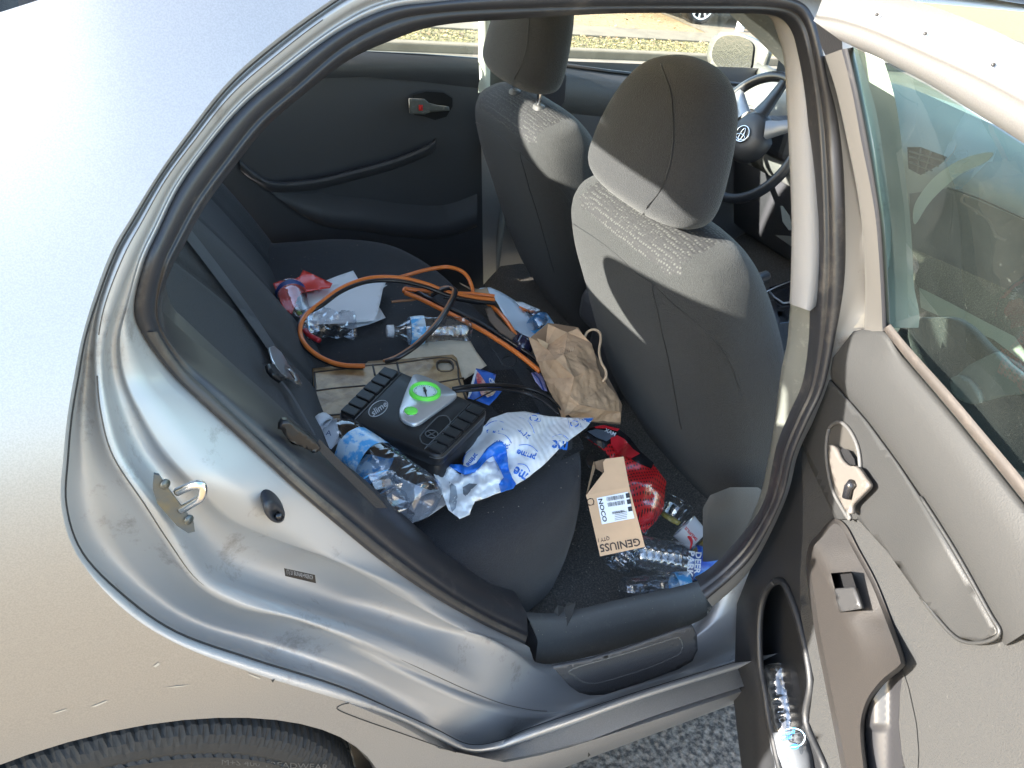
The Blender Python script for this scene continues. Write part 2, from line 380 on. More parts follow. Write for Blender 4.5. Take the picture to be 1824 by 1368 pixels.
# extra ring in the dirty channel between B and C
pB,pC=ringpts(1),ringpts(2)
RM=[]
for i,(b,c) in enumerate(zip(pB,pC)):
    w_=min(1,math.hypot(c[0]-b[0],c[1]-b[1])/60); RM.append(body(lerp(b[0],c[0],.4),lerp(b[1],c[1],.4),lerp(b[2],c[2],.5)+.018*w_))
pD,pE=ringpts(3),ringpts(4)
RDE=[body(lerp(a[0],b[0],.35),lerp(a[1],b[1],.35),lerp(a[2],b[2],.75)) for a,b in zip(pD,pE)]
A2=[body(*[lerp(u,v_,.5) for u,v_ in zip(a[:2],b[:2])],.002) for a,b in zip(ringpts(0),pB)]
pA=ringpts(0)
def mixring(ka,kb,t,d0=None,dd=0):
    A_,B_=ringpts(ka),ringpts(kb); out=[]; D0=d0 if d0 is not None else t
    for i,(a,b) in enumerate(zip(A_,B_)):
        w_=min(1,math.hypot(b[0]-a[0],b[1]-a[1])/40); q_=min(1,max(0,(24.0-i/NS)/3)); w_*=q_; d0=lerp(t*.75 if ka==1 else t,D0,q_)
        out.append(body(lerp(a[0],b[0],t),lerp(a[1],b[1],t),lerp(a[2],b[2],t if d0 is None else d0)+dd*w_))
    return out
JR=[RG[0],A2,RG[1],mixring(1,2,.06,.5,.006),mixring(1,2,.25,.7,.020),mixring(1,2,.5,.8,.022),mixring(1,2,.8,1,.012),mixring(1,2,.95,1,.006),RG[2],
    mixring(2,3,.15,0,-.007),mixring(2,3,.4,.5,-.009),mixring(2,3,.75,.8,-.007),RG[3],mixring(3,4,.10,.45,0),mixring(3,4,.30,.90,.004),mixring(3,4,.7,1,.008),mixring(3,4,.93,1,.005),RG[4],mixring(4,5,.06,.06,-.003),mixring(4,5,.5,.5,-.006),RG[5]]
loft('door_jamb',JR,JAMB,CAR)
HEM=mat('dark_seam',(.02,.018,.016),.8)
# thin dark sealant line behind the hem
tube('hem_seam',[toward(p,.0012) for p in RG[1][8:]],.0012,HEM,CAR,n=5)
# right hand (front) side of opening: F,G,H then painted pillar J,K
RR=[((1300,-14),(1300,12),(1300,24)),((1370,-13),(1366,13),(1360,25)),((1424,2),(1410,20),(1396,34)),((1446,24),(1430,40),(1417,58)),((1460,62),(1443,80),(1428,96)),
 ((1474,137),(1456,148),(1439,154)),((1491,205),(1466,222),(1448,239)),((1502,292),(1472,320),(1453,342)),((1506,402),(1475,425),(1455,445)),((1504,500),(1474,515),(1450,528)),
 ((1488,600),(1466,605),(1447,610)),((1468,690),(1450,690),(1436,685)),((1440,750),(1425,746),(1412,742)),((1414,810),(1401,805),(1389,800)),((1394,888),(1378,892),(1367,896)),((1347,981),(1335,970),(1326,958)),((1309,1025),(1292,1018),(1274,1013)),((1259,1068),(1250,1052),(1242,1034))]
DR=(.034,.05,.075)
def rdep(i): 
    t=min(1,max(0,(i-4)/6)); return tuple(lerp(a,b,t) for a,b in zip(DR,(.07,.085,.11)))
RS=[[body(*p) for p in cr([(*s[k],rdep(i)[k]) for i,s in enumerate(RR)],NS)] for k in range(3)]
def sealloop(name,F,G,H,ma,ma2,hb=.05):
    out=[toward(lerp(a,b,.5),.010) for a,b in zip(F,G)]
    inn=[toward(lerp(a,b,.5),.004) for a,b in zip(G,H)]
    gg=[toward(g,-.004) for g in G]
    n=len(F); rows=[F,[toward(lerp(a,b,.12),.007) for a,b in zip(F,G)],out,[toward(lerp(a,b,.88),.005) for a,b in zip(F,G)],gg,[toward(lerp(a,b,.15),.003) for a,b in zip(G,H)],inn,H,[p+V((0,hb,0)) for p in H]]
    return loft(name,rows,ma,CAR)
i22=22*NS+1
sealloop('rear_door_seal',RG[5][:i22],RG[6][:i22],RG[7][:i22],RUB,RUB)
sealloop('front_door_seal',RS[0],RS[1],RS[2],RUB,RUB,.008)
# brown weathered band on the lower seal
loft('seal_face',[[toward(p,.0025) for p in RG[5][13*NS:i22]],[toward(lerp(a,b,.5),.0135) for a,b in zip(RG[5][13*NS:i22],RG[6][13*NS:i22])],[toward(lerp(a,b,.8),.010) for a,b in zip(RG[5][13*NS:i22],RG[6][13*NS:i22])]],RUBD,CAR)
# outer body side (quarter panel, roof rail and rocker) in x,z
ARCHX,ARCHZ,ARCHR=-.043,.317,.347
Apx=ringpts(0)[:25*NS+1-6]
cut=[(p.x,p.z) for p in RG[0][:25*NS-5]]
# ridge of the rocker then its lower edge
ridge=[body(*q,0) for q in ((900,1358),(960,1346),(1022,1329),(1132,1294),(1306,1237),(1420,1200))]
rx=[(p.x,p.z) for p in ridge]
arch=[(ARCHX+ARCHR*math.cos(a),ARCHZ+ARCHR*math.sin(a)) for a in [R(t) for t in range(-18,199,6)]]
archpts=[(x,z) for x,z in arch]
poly=[(cut[0][0]+.9,1.415),(cut[0][0]+.9,1.372)]+cut+rx+[(2.2,.275),(2.2,.19),(.55,.175),(.30,.18)]+archpts+[(-.45,.2),(-.85,.25),(-.95,.5),(-.95,.75),(-.93,.95),(-.9,1.0),(-.7,1.025),(-.5,1.09),(-.3,1.17),(-.15,1.235)]
# rear edge of the C pillar panel: seen at the top-left corner of the picture
rc=[body(-160,75),body(-60,40),body(0,22),body(60,3),body(110,-14)]
poly+=[(p.x,p.z) for p in rc]+[(.14,1.40),(.3,1.43),(.6,1.44)]
poly=[p for i,p in enumerate(poly) if i==0 or (V(p)-V(poly[i-1])).length>.002]
vs,fs=fill2d(poly,.022)
mesh('body_side',[V((v.x,Yb(v.x,v.y),v.y)) for v in vs],fs,SILVER,CAR)
loft('rocker_return',[[V((p.x,Yb(p.x,p.z),p.z)) for p in RG[0][14*NS:]],RG[0][14*NS:]],SILVER,CAR)
SCR=mat('paint_scratch',(.40,.35,.28),.6)
for P_ in ([(290,1226),(315,1222),(345,1220),(316,1224)],[(162,1259),(190,1248),(191,1250),(170,1259)],[(92,1271),(118,1263),(118,1265),(100,1271)],[(440,1199),(465,1208),(462,1210),(445,1203)],[(273,1187),(282,1180),(285,1183),(277,1189)]):
    sheet('paint_scratch',P_,lambda x,y:body(x,y,-.0006),SCR,CAR,step=9,smooth=False)
tube('panel_gap',[body(*p,-.0003) for p in cr([(622,1252),(607,1256),(602,1264),(640,1280),(700,1301),(760,1322),(812,1340)],5)],.0007,HEM,CAR,n=5)
for P_ in ([(483,1212),(490,1209),(486,1216)],[(1048,1340),(1052,1345),(1047,1349)],[(1278,1284),(1285,1288),(1279,1292)]):
    sheet('paint_chip',P_,lambda x,y:body(x,y,-.0006),HEM,CAR,step=9,smooth=False)
# wheel arch lip + liner
loft('wheel_arch_liner',[[V((ARCHX+r_*math.cos(R(t)),y_,ARCHZ+r_*math.sin(R(t)))) for t in range(-20,201,8)] for r_,y_ in ((ARCHR,.001),(ARCHR-.004,.006),(ARCHR+.004,.02),(ARCHR+.02,.1),(ARCHR+.03,.4))],PLA,CAR)
# rocker top with bead below the door gap
P4=cr([(835,1341,.045),(885,1338,.045),(932,1322,.045),(1022,1291,.045),(1144,1246,.045),(1306,1195,.045),(1420,1161,.045)],6)
P5=cr([(838,1352,.034),(888,1350,.034),(934,1336,.034),(1022,1305,.034),(1144,1259,.034),(1306,1207,.034),(1420,1173,.034)],6)
P6=cr([(838,1368,0),(900,1358,0),(960,1346,0),(1040,1322,0),(1150,1288,0),(1306,1237,0),(1420,1200,0)],6)
q4=[body(*p) for p in P4];q5=[body(*p) for p in P5];q6=[body(*p) for p in P6]
bead=[toward(lerp(a,b,.5),.004)+V((0,0,.003)) for a,b in zip(q4,q5)]
loft('rocker_top',[[p+V((0,.03,-.02)) for p in q4],q4,bead,q5,[lerp(a,b,.08)+V((0,0,-.004)) for a,b in zip(q5,q6)],[lerp(a,b,.6) for a,b in zip(q5,q6)],q6],JAMB,CAR)
# painted B pillar (outer side)
Jp=cr([(1300,-60,.055),(1400,-50,.055),(1470,-20,.055),(1490,20,.055),(1500,60,.055),(1525,137,.055),(1545,205,.055),(1560,292,.055),(1570,402,.055),(1560,500,.055),(1500,600,.075),(1474,690,.08),(1446,750,.08),(1420,810,.08),(1400,888,.08),(1353,985,.08),(1318,1035,.08),(1268,1080,.08)],NS)
Kp=cr([(1300,-90,.0),(1420,-90,.0),(1500,-60,.0),(1530,-20,.0),(1545,30,.0),(1575,110,.0),(1597,190,.0),(1610,292,.0),(1622,402,.0),(1627,500,.0),(1628,600,.0),(1490,690,.08),(1455,750,.085),(1424,810,.085),(1403,888,.085),(1357,988,.085),(1322,1038,.085),(1272,1084,.085)],NS)
qJ=[body(*p) for p in Jp];qK=[body(*p) for p in Kp]
PILL=mat('pillar_applique',(.34,.33,.30),.6,.1)
loft('b_pillar_outer',[RS[0],[body(*[lerp(a,b,.3) for a,b in zip(f_,j_)]) for f_,j_ in zip(cr([(*s[0],rdep(i)[0]) for i,s in enumerate(RR)],NS),Jp)],qJ,qK,[p+V((.02,.06,0)) for p in qK]],JAMB,CAR,sub=1)
loft('pillar_cover',[[toward(p,.004) for p in qJ[3*NS:10*NS]],[toward(p,.004) for p in qK[3*NS:10*NS]]],PILL,CAR)
# far half: outer skin, roof, hood, glass
def far(x,z): return 1.76-Yb(x,z)
rows=[[V((x,far(x,z),z)) for x in [a/10 for a in range(-9,24)]] for z in (.2,.3,.5,.7,.85,.95,.975)]
loft('far_body_side',rows,SILVER,CAR)
def roofz(x,y): return 1.405+.06*(1-((y-.88)/.64)**2)-.02*max(0,(x-1.2))**2-(.10*max(0,.1-x)**2)
rows=[[V((x,y,roofz(x,y))) for y in [.24+.04*k for k in range(33)]] for x in [-.10+.1*k for k in range(19)]]
loft('roof',rows,SILVER,CAR)
HEADL=mat('headliner',(.74,.73,.70),.95,bump=.3,bscale=500)
loft('headliner',[[p-V((0,0,.03)) for p in r] for r in rows],HEADL,CAR)
# ---- A ring to roof closing strip near side is part of body_side; rear glass, added sun mask and deck
GL=glassmat('clear_window',(.86,.9,.87),.9,.01,1.5)
loft('rear_window',[[V((-.10,y,roofz(-.1,y)-.004)) for y in (.27,.5,.88,1.26,1.49)],[V((-.42,y,1.2)) for y in (.2,.5,.88,1.26,1.56)],[V((-.72,y,1.03)) for y in (.14,.5,.88,1.26,1.62)]],glassmat('rear_glass',(.93,.95,.93),.9,.01,1.5),CAR)
_be=[(.085,1.337),(.0,1.302),(-.063,1.275),(-.15,1.235),(-.3,1.17),(-.5,1.09),(-.7,1.025)]
loft('rear_window_corner',[[V((x,Yb(x,z)+.002,z+.001)) for x,z in _be],[V((x,y,z)) for x,y,z in ((-.08,.27,roofz(-.08,.27)),(-.12,.266,1.389),(-.2,.248,1.34),(-.3,.226,1.275),(-.42,.2,1.2),(-.57,.17,1.115),(-.72,.14,1.03))]],GL,CAR)
loft('trunk_lid',[[V((x,y,z)) for y in (.16,.25,.5,.88,1.26,1.5,1.6)] for x,z in ((-.70,1.03),(-.8,1.02),(-1.0,.99),(-1.02,.7),(-1.0,.3))],SILVER,CAR)
loft('far_c_pillar',[[V((x,far(x,z)-.01,z)) for z in (.97,1.05,1.2,1.3,1.41)] for x in (-.75,-.5,-.3,.12)],SILVER,CAR)
loft('parcel_shelf',[[V((-.70,y,1.02)) for y in (.12,1.64)],[V((-.22,y,1.02)) for y in (.14,1.62)],[V((-.16,y,z)) for y,z in ((.14,1.02),(1.62,1.09))],[V((-.05,y,.99)) for y in (.16,1.6)]],FAB,CAR)
box('shelf_sun_block',-.16,-.08,.31,1.6,.95,1.085,FAB,CAR,bev=.01)  # added unseen block, raised to keep sun off the lower front seat backs
wf=[(.55,1.43),(.40,1.412),(.30,1.33),(.235,1.25),(.195,1.2),(.11,1.1),(.07,1.0),(.20,1.0),(.25,1.2),(.30,1.28),(.385,1.34),(.52,1.39),(.72,1.395),(.9,1.392),(1.12,1.388),(1.35,1.37),(1.44,1.30),(1.50,1.05),(1.66,1.05),(1.565,1.2),(1.525,1.25),(1.46,1.33),(1.36,1.412),(1.21,1.43)]  # unseen surround, outline shaped to cut the sun on pillar trim and headrests
v,f=fill2d(wf,None); n=len(v)
loft('sun_mask_edge',[[V((x,y,z)) for y,z in wf] for x in (-.13,-.11)],HEADL,CAR,closed=True,smooth=False)
mesh('rear_window_sun_mask',[V((-.12,p.x,p.y)) for p in v],f,HEADL,CAR,smooth=False)
# floor pan
loft('floor_carpet',[[V((x,y,z+.006*nz(x*9,y*9,0))) for y in [.19+.03*k for k in range(48)]] for x,z in [(-.1,.30),(.3,.30),(.6,.29),(.66,.285),(.72,.282),(.78,.28),(.84,.275),(.9,.27),(.96,.265),(1.02,.262),(1.08,.26),(1.12,.262),(1.15,.30),(1.19,.345),(1.26,.35),(1.6,.30),(2.0,.30),(2.4,.5)]],CARP,CAR)
# ---------------------------------------------------------------- sill trim and scuff plate
def yfix(P): return [at(p[0],p[1],y=p[2]) for p in P]
T0=yfix(cr([(934,1090,.205),(982,1092,.205),(1037,1083,.205),(1114,1065,.205),(1206,1045,.205),(1243,1034,.205)],6))
T1=yfix(cr([(958,1141,.172),(985,1139,.172),(1037,1130,.172),(1114,1112,.172),(1206,1086,.172),(1259,1071,.172)],6))
T2=yfix(cr([(953,1187,.158),(986,1186,.158),(1053,1173,.158),(1114,1155,.158),(1206,1122,.158),(1260,1099,.158)],6))
SILLM=mat('sill_plastic',(.095,.095,.09),.5,bump=.3,bscale=700,dust=((.17,.16,.14),60,.55,.5))
loft('sill_trim',[[p+V((0,.03,-.06)) for p in T0],T0,[lerp(a,b,.5)+V((0,0,.004)) for a,b in zip(T0,T1)],[lerp(a,b,.9)+V((0,0,.001)) for a,b in zip(T0,T1)],[lerp(a,b,.08) for a,b in zip(T1,T2)],T2,[p+V((0,.02,-.03)) for p in T2]],SILLM,CAR)
mesh('sill_trim_end',[T0[0],T1[0],T2[0],T2[0]+V((-.004,.03,-.03)),T0[0]+V((-.004,.03,-.03))],[(0,1,2,3,4)],PLA,CAR,smooth=False)
def bsill(d): return lambda px,py: body(px,py,d)
sp=[(984,1187),(1013,1219),(1030,1231),(1050,1236),(1075,1235),(1144,1213),(1206,1190),(1232,1175),(1241,1155),(1240,1130),(1233,1114),(1206,1122),(1114,1155),(1053,1173)]
def Fsc(px,py): 
    t=(px-984)/257; return body(px,py,lerp(.082,.072,t))
SCF=mat('scuff_black',(.060,.060,.062),.45,bump=.3,bscale=700)
sheet('scuff_plate',sp,Fsc,SCF,CAR,step=9,relief=lambda x,y:.004,thick=.006)
spi=[(1019,1191),(1023,1203),(1037,1213),(1052,1216),(1075,1213),(1150,1190),(1198,1170),(1212,1161),(1215,1146),(1210,1136),(1200,1136),(1114,1163)]
ip=cr(spi,5,True); tube('scuff_groove',[toward(Fsc(*p),.0075) for p in ip]+[toward(Fsc(*ip[0]),.0075)],.0022,SILLM,CAR,n=6)
# ---------------------------------------------------------------- striker, bolt, label on the jamb
def Fj(px,py):   # jamb surface between ridge and crease near the striker
    return at(px,py,y=.047)
st=part('striker',CAR)
pl_=[(274,843),(283,845),(300,870),(345,930),(347,945),(335,948),(315,935),(280,895),(272,870)]
sheet('striker_plate',pl_,Fj,ZINC,st,step=8,off=.020,thick=.003,smooth=False)
a,b=Fj(318,905),Fj(314,880)
n_=V((.55,-.8,.1)).normalized()
pth=cr([tuple(toward(Fj(322,908),.020)),tuple(toward(Fj(345,895),.034)),tuple(toward(Fj(358,885),.042)),tuple(toward(Fj(360,866),.042)),tuple(toward(Fj(345,864),.038)),tuple(toward(Fj(316,876),.021))],6)
tube('striker_loop',pth,.0042,CHROME,st)
for q in ((293,862),(335,925)):
    p=toward(Fj(*q),.0215); tube('striker_bolt',[p,p+n_*.002],.005,ZINC,st,n=12)
def Fp0(px,py): 
    return hit(px,py,lambda P:P.y-Yb(P.x,P.z)-lerp(.075,.12,min(1,max(0,(px-370)/200))))
_fy=Fp0(484,897).y-.014
def Fp(px,py): return at(px,py,y=_fy+.0004*(px-484))
cs=part('courtesy_switch',CAR)
ov=[(485+math.cos(t)*22*.72-math.sin(t)*13*.72+0,899+math.cos(t)*22*.72+math.sin(t)*13*.72) for t in [R(a) for a in range(0,360,15)]]
ov=[(485+.75*22*math.cos(t)+.66*16*math.sin(t),899+.66*24*math.cos(t)-.75*16*math.sin(t)) for t in [R(a) for a in range(0,360,15)]]
loft('rubber_base',[[Fp(*p)+V((0,.012,0)) for p in ov],[Fp(*p)+V((0,-.010,0)) for p in ov],[Fp(485+(p[0]-485)*.9,899+(p[1]-899)*.9)+V((0,-.014,0)) for p in ov],[Fp(488+(p[0]-485)*.5,903+(p[1]-899)*.5)+V((0,-.0145,0)) for p in ov],[Fp(490+(p[0]-485)*.45,905+(p[1]-899)*.45)+V((0,-.009,0)) for p in ov],[Fp(490,905)+V((0,-.009,0))]*len(ov)],RUB,cs,closed=True)
p=Fp(492,907)+V((0,-.009,0)); tube('bolt_head',[p,p+V((0,-.006,0))],.0055,MT['glossy_black'],cs,n=6)
lb=[(506,1012),(561,1024),(563,1039),(508,1026)]
def Flb(px,py): return body(px,py,.078)
jl=part('paint_code_label',CAR)
sheet('label_backing',lb,Flb,BLK,jl,step=8,off=.030,dn=6)
text('label_print','(T) 21 BUNAE+902RC9',(511,1024),(558,1035),(510,1014),Flb,TRIMG,jl,off=.0315,bold=.01)
# thin crack of seam sealer along the ridge of the jamb
tube('sealer_line',[toward(p,.0006) for p in mixring(2,3,.3,.45,-.0085)[14*NS:26*NS]],.0006,mat('sealer_grime',(.09,.075,.06),.8),CAR,n=4)
tube('strip_line',[toward(p,.0005) for p in mixring(2,3,.35,.4,-.0085)[5*NS:13*NS]],.0005,MT['sealer_grime'],CAR,n=4)
# ---------------------------------------------------------------- rear wheel
TY=mat('tyre_rubber',(.017,.0165,.016),.75,bump=.3,bscale=120,dust=((.04,.036,.03),60,.55,.4))
wh=part('rear_wheel',CAR)
def wrow(prof,n=120,grooves=False):
    rows=[]
    for k in range(n+1):
        a=2*math.pi*k/n; rows.append([V((ARCHX+r*math.cos(a),y,ARCHZ+r*math.sin(a))) for y,r in prof])
    return rows
prof=[(.03,.20),(.014,.235),(.005,.262),(.003,.272),(.006,.276),(.0045,.281),(.006,.293),(.010,.303),(.018,.311),(.032,.3150),(.052,.3172),(.0535,.3080),(.060,.3080),(.0615,.3178),(.078,.318),(.094,.318),(.0955,.3085),(.102,.3085),(.1035,.318),(.135,.3175),(.1365,.308),(.143,.308),(.1445,.316),(.17,.312),(.19,.29)]
def tyrerow():
    rows=[]
    N=432
    for k in range(N+1):
        row=[]
        for y,r in prof:
            sh=int(round((y-.01)*130)) if y<.053 else int(round((y-.06)*-110))
            g=0
            if .005<y<.0531 and ((k+sh)%6==0): g=.0042
            elif .061<y<.0945 and ((k+sh)%8==0): g=.004
            elif y>.1 and ((k-sh)%7==0): g=.004
            elif .005<y<.04 and ((k+sh)%6==3): g=.0022
            a=2*math.pi*k/N; rr=r-g; row.append(V((ARCHX+rr*math.cos(a),y,ARCHZ+rr*math.sin(a))))
        rows.append(row)
    return rows
loft('tyre',tyrerow(),TY,wh,smooth=False)
text('sidewall_lettering','M+S 400 TREADWEAR',(395,1362),(585,1372),(395,1352),lambda x,y:hit(x,y,lambda P:P.y-.0045),mat('sidewall_print',(.07,.068,.065),.6),wh,off=.001)
loft('rim',wrow([(.03,.20),(.045,.19),(.05,.17),(.06,.05),(.05,.0)],60),mat('alloy',(.5,.5,.5),.35,.9),wh)

# ---------------------------------------------------------------- interior near-side trims
# light grey upper B pillar trim and lower trim
I_=cr([(1330,25),(1368,29),(1385,62),(1397,113),(1402,205),(1407,308),(1410,410),(1408,500),(1406,541)],6)
H_=cr([(1350,20),(1398,30),(1419,56),(1434,108),(1450,230),(1456,342),(1458,445),(1450,528),(1443,554)],6)
def Fb(d): return lambda px,py: body(px,py,d)
ri=[body(*p,.13) for p in I_]; rh=[body(*p,.09) for p in H_]
loft('b_pillar_trim',[[p+V((.05,.02,0)) for p in ri],ri,[toward(lerp(a,b,.12),.006) for a,b in zip(ri,rh)],[toward(lerp(a,b,.7),.008) for a,b in zip(ri,rh)],rh,[p+V((.02,.01,0)) for p in rh]],TRIMG,CAR)
I2=cr([(1408,535),(1402,608),(1391,663),(1380,750),(1366,830),(1353,885),(1330,940)],6); H2=cr([(1452,535),(1452,608),(1446,663),(1420,750),(1394,810),(1372,890),(1330,962)],6)
ri=[body(*p,.15) for p in I2]; rh=[body(*p,.112) for p in H2]
loft('lower_b_pillar_trim',[[p+V((.05,.02,0)) for p in ri],ri,[toward(lerp(a,b,.15),.005) for a,b in zip(ri,rh)],[toward(lerp(a,b,.6),.006) for a,b in zip(ri,rh)],rh],TRIML,CAR)
# seat belt retractor bulge at foot of B pillar
fb=[(1252,905),(1265,882),(1300,868),(1350,868),(1372,885),(1360,930),(1320,985),(1280,1022),(1262,1030),(1252,1000)]
sheet('pillar_foot_cover',fb,lambda px,py:at(px,py,y=.235),PLG,CAR,step=10,relief=lambda x,y:.05*max(0,1-((x-1310)/75)**2-((y-950)/100)**2)**.6)
# rear quarter trim strip + near bolster
h0=[p for p in RG[7][11*NS:i22]]
mid=[(287,500),(287,545),(300,580),(325,605),(380,656),(435,705),(489,751),(535,795),(580,835),(613,862),(664,900),(739,966),(808,1022),(876,1066),(938,1095)]
# build trim between seal inner edge and bolster
tm=cr([(*p,.20) for p in mid],8); K=len(h0); tmr=[body(*tm[int(round(i/(K-1)*(len(tm)-1)))]) for i in range(K)]
loft('rear_quarter_trim',[h0,[toward(lerp(a,b,.3),.004) for a,b in zip(h0,tmr)],tmr,[p+V((.01,.08,-.02)) for p in tmr]],PLA,CAR)

# ---------------------------------------------------------------- REAR SEAT
RSB=part('rear_seat',CAR)
OUT=[(.33,.235),(.45,.225),(.56,.235),(.65,.262),(.74,.31),(.805,.40),(.84,.52),(.848,.7),(.848,.88),(.835,1.05),(.825,1.2),(.79,1.33),(.73,1.42),(.62,1.47),(.5,1.48),(.33,1.48)]
oc=cr(OUT,6)+[(.33,1.2),(.33,.9),(.33,.6),(.33,.4)]
cx,cy=.55,.86
def ring(sc,z,sx=None,tilt=0):
    return [V((cx+(x-cx)*(sx or sc),cy+(y-cy)*sc,z+tilt*(x-.8))) for x,y in oc]
def cz(x,y): # cushion top height
    d=min(1,max(0,(x-.36)/.45)); r=.522+.038*math.sin(d*math.pi*.75)
    r-=.010*math.exp(-((y-.88)/.09)**2)*-1
    r-=.014*math.exp(-((y-.55)/.17)**2)+.014*math.exp(-((y-1.2)/.17)**2)
    return r
lv=[(.995,.30,0),(1.012,.36,0),(1.02,.42,0),(1.018,.47,.01),(1.006,.505,.03),(1.0,.525,.05)]
rows=[ring(s,z,None,t) for s,z,t in lv]
for s in (.985,.955,.91,.84,.74,.6,.4,.2,.0005):
    rr=[]
    for x,y in oc:
        X,Y_=cx+(x-cx)*s,cy+(y-cy)*s; e=(1-s)
        edge=min(1,e/.14); zz=lerp(.535+.05*(X-.8)*0,cz(X,Y_),edge)+ (.006 if .02<e<.1 else 0)
        rr.append(V((X,Y_,zz)))
    rows.append(rr)
loft('cushion',rows,mat('bench_fabric',(.020,.020,.023),.9,sheen=.12,bump=.8,bscale=520,var=.25,vscale=420,dust=((.085,.07,.055),26,.64,.5)),RSB,closed=True)
sm=[toward(p,.0012) for p in ring(1.001,.512,None,.04)][:96]
tube('cushion_seam',sm,.0011,BLK,RSB,n=5)
# centre mesh insert visible under the packet
def Fcu(px,py): return hit(px,py,lambda P:P.z-cz(P.x,P.y),.6,2.4,60)
sheet('mesh_insert',[(852,680),(880,660),(940,655),(985,672),(1030,760),(1040,800),(1000,820),(930,770),(880,730)],Fcu,MESHF,RSB,step=10,off=.0012)
# backrest : front surface x as function of y,z
def bx(y,z):
    h=(z-.5)/.5
    x=.415-.36*h-.05*h*h
    x+=.035*math.exp(-((y-.27)/.075)**2)+.035*math.exp(-((y-1.49)/.09)**2)      # outer bolsters
    x+=.030*math.exp(-((y-.88)/.13)**2)                                          # centre
    x+=.018*math.sin(min(1,max(0,h))*math.pi)
    for c in (.405,.70,1.06,1.36): x-=.010*math.exp(-((y-c)/.010)**2)
    return x
ys=[.17+.012*k for k in range(118)]; zs=[.44+.02*k for k in range(30)]
def ztop(y): # top edge of the backrest: high at the outboard head positions
    return 1.0
rows=[[V((bx(y,z),y,z)) for y in ys] for z in zs]
loft('backrest',rows,FAB,RSB,label='charcoal rear backrest with outer bolsters')
# rear headrests (their shadows fall on the front seats)
for c in (.0,.61):
    # outline in y,z at x~-.09
    pts=[(.60,1.18),(.595,1.15),(.55,1.115),(.49,1.095),(.43,1.08),(.38,1.0),(.20,1.0),(.185,1.10),(.19,1.23),(.23,1.245),(.40,1.222),(.56,1.20)]; pts=[(a_+.07,b_) for a_,b_ in pts]
    pts=cr([(y+c,z) for y,z in pts],4,True)
    rows=[]
    for x,s in ((-.13,.9),(-.12,1),(-.06,1),(-.045,.92)):
        my=.45+c;mz=1.1; rows.append([V((x,my+(y-my)*s,mz+(z-mz)*s)) for y,z in pts])
    loft('rear_headrest',rows,FAB,RSB,closed=True,caps=True)
# seat belt with latch and lower buckle
BELT=mat('belt_webbing',(.10,.105,.115),.7,bump=.6,bscale=500,kind='wave')
def Fbr(px,py,o=.008): return hit(px,py,lambda P:P.x-bx(P.y,P.z)-o,.6,2.4,60)
sb=part('seat_belt',CAR)
bl=cr([(316,409),(330,424),(380,489),(430,556),(478,624)],8)
br=cr([(331,400),(346,416),(396,481),(446,549),(492,618)],8)
loft('webbing',[[Fbr(*p,.012) for p in bl],[Fbr(*lerpp,.014) for lerpp in [((a[0]+b[0])/2,(a[1]+b[1])/2) for a,b in zip(bl,br)]],[Fbr(*p,.012) for p in br]],BELT,sb)
TONG=mat('steel_tongue',(.55,.56,.58),.3,1)
sheet('latch_tongue',[(478,620),(487,617),(500,628),(513,650),(530,670),(537,684),(533,688),(520,678),(505,672),(488,655)],lambda x,y:Fbr(x,y,.02),TONG,sb,step=8,thick=.003,holes=[[(508,655),(514,658),(526,676),(522,676)]],dn=3)
sheet('latch_cover',[(475,650),(486,652),(497,668),(505,674),(500,680),(484,668),(478,660)],lambda x,y:Fbr(x,y,.028),BLK,sb,step=6,thick=.008)
bl=cr([(493,672),(515,700),(545,750),(560,775)],6); br=cr([(500,676),(521,702),(550,752),(563,775)],6)
loft('lower_webbing',[[Fbr(*p,.016) for p in bl],[Fbr(*p,.016) for p in br]],BELT,sb)
def Fq(px,py): return at(px,py,y=.185)
sheet('belt_guide',[(497,757),(503,748),(512,748),(540,768),(565,788),(570,795),(563,801),(545,796),(510,778)],Fq,BLK,sb,step=8,off=.05,thick=.01,dn=3)
sheet('belt_guide_slot',[(506,759),(512,757),(560,790),(562,796),(545,790),(515,772)],Fq,mat('dull_brass',(.016,.014,.012),.8),sb,step=8,off=.0565,dn=3)
bl=cr([(562,795),(580,815),(620,855),(650,885),(670,905)],6); br=cr([(569,782),(592,806),(632,846),(668,880),(690,905)],6)
loft('anchor_webbing',[[toward(Fq(*p),.05) for p in bl],[toward(Fq(*p),.05) for p in br]],mat('belt_black',(.02,.02,.022),.7,bump=.4,bscale=400),sb)

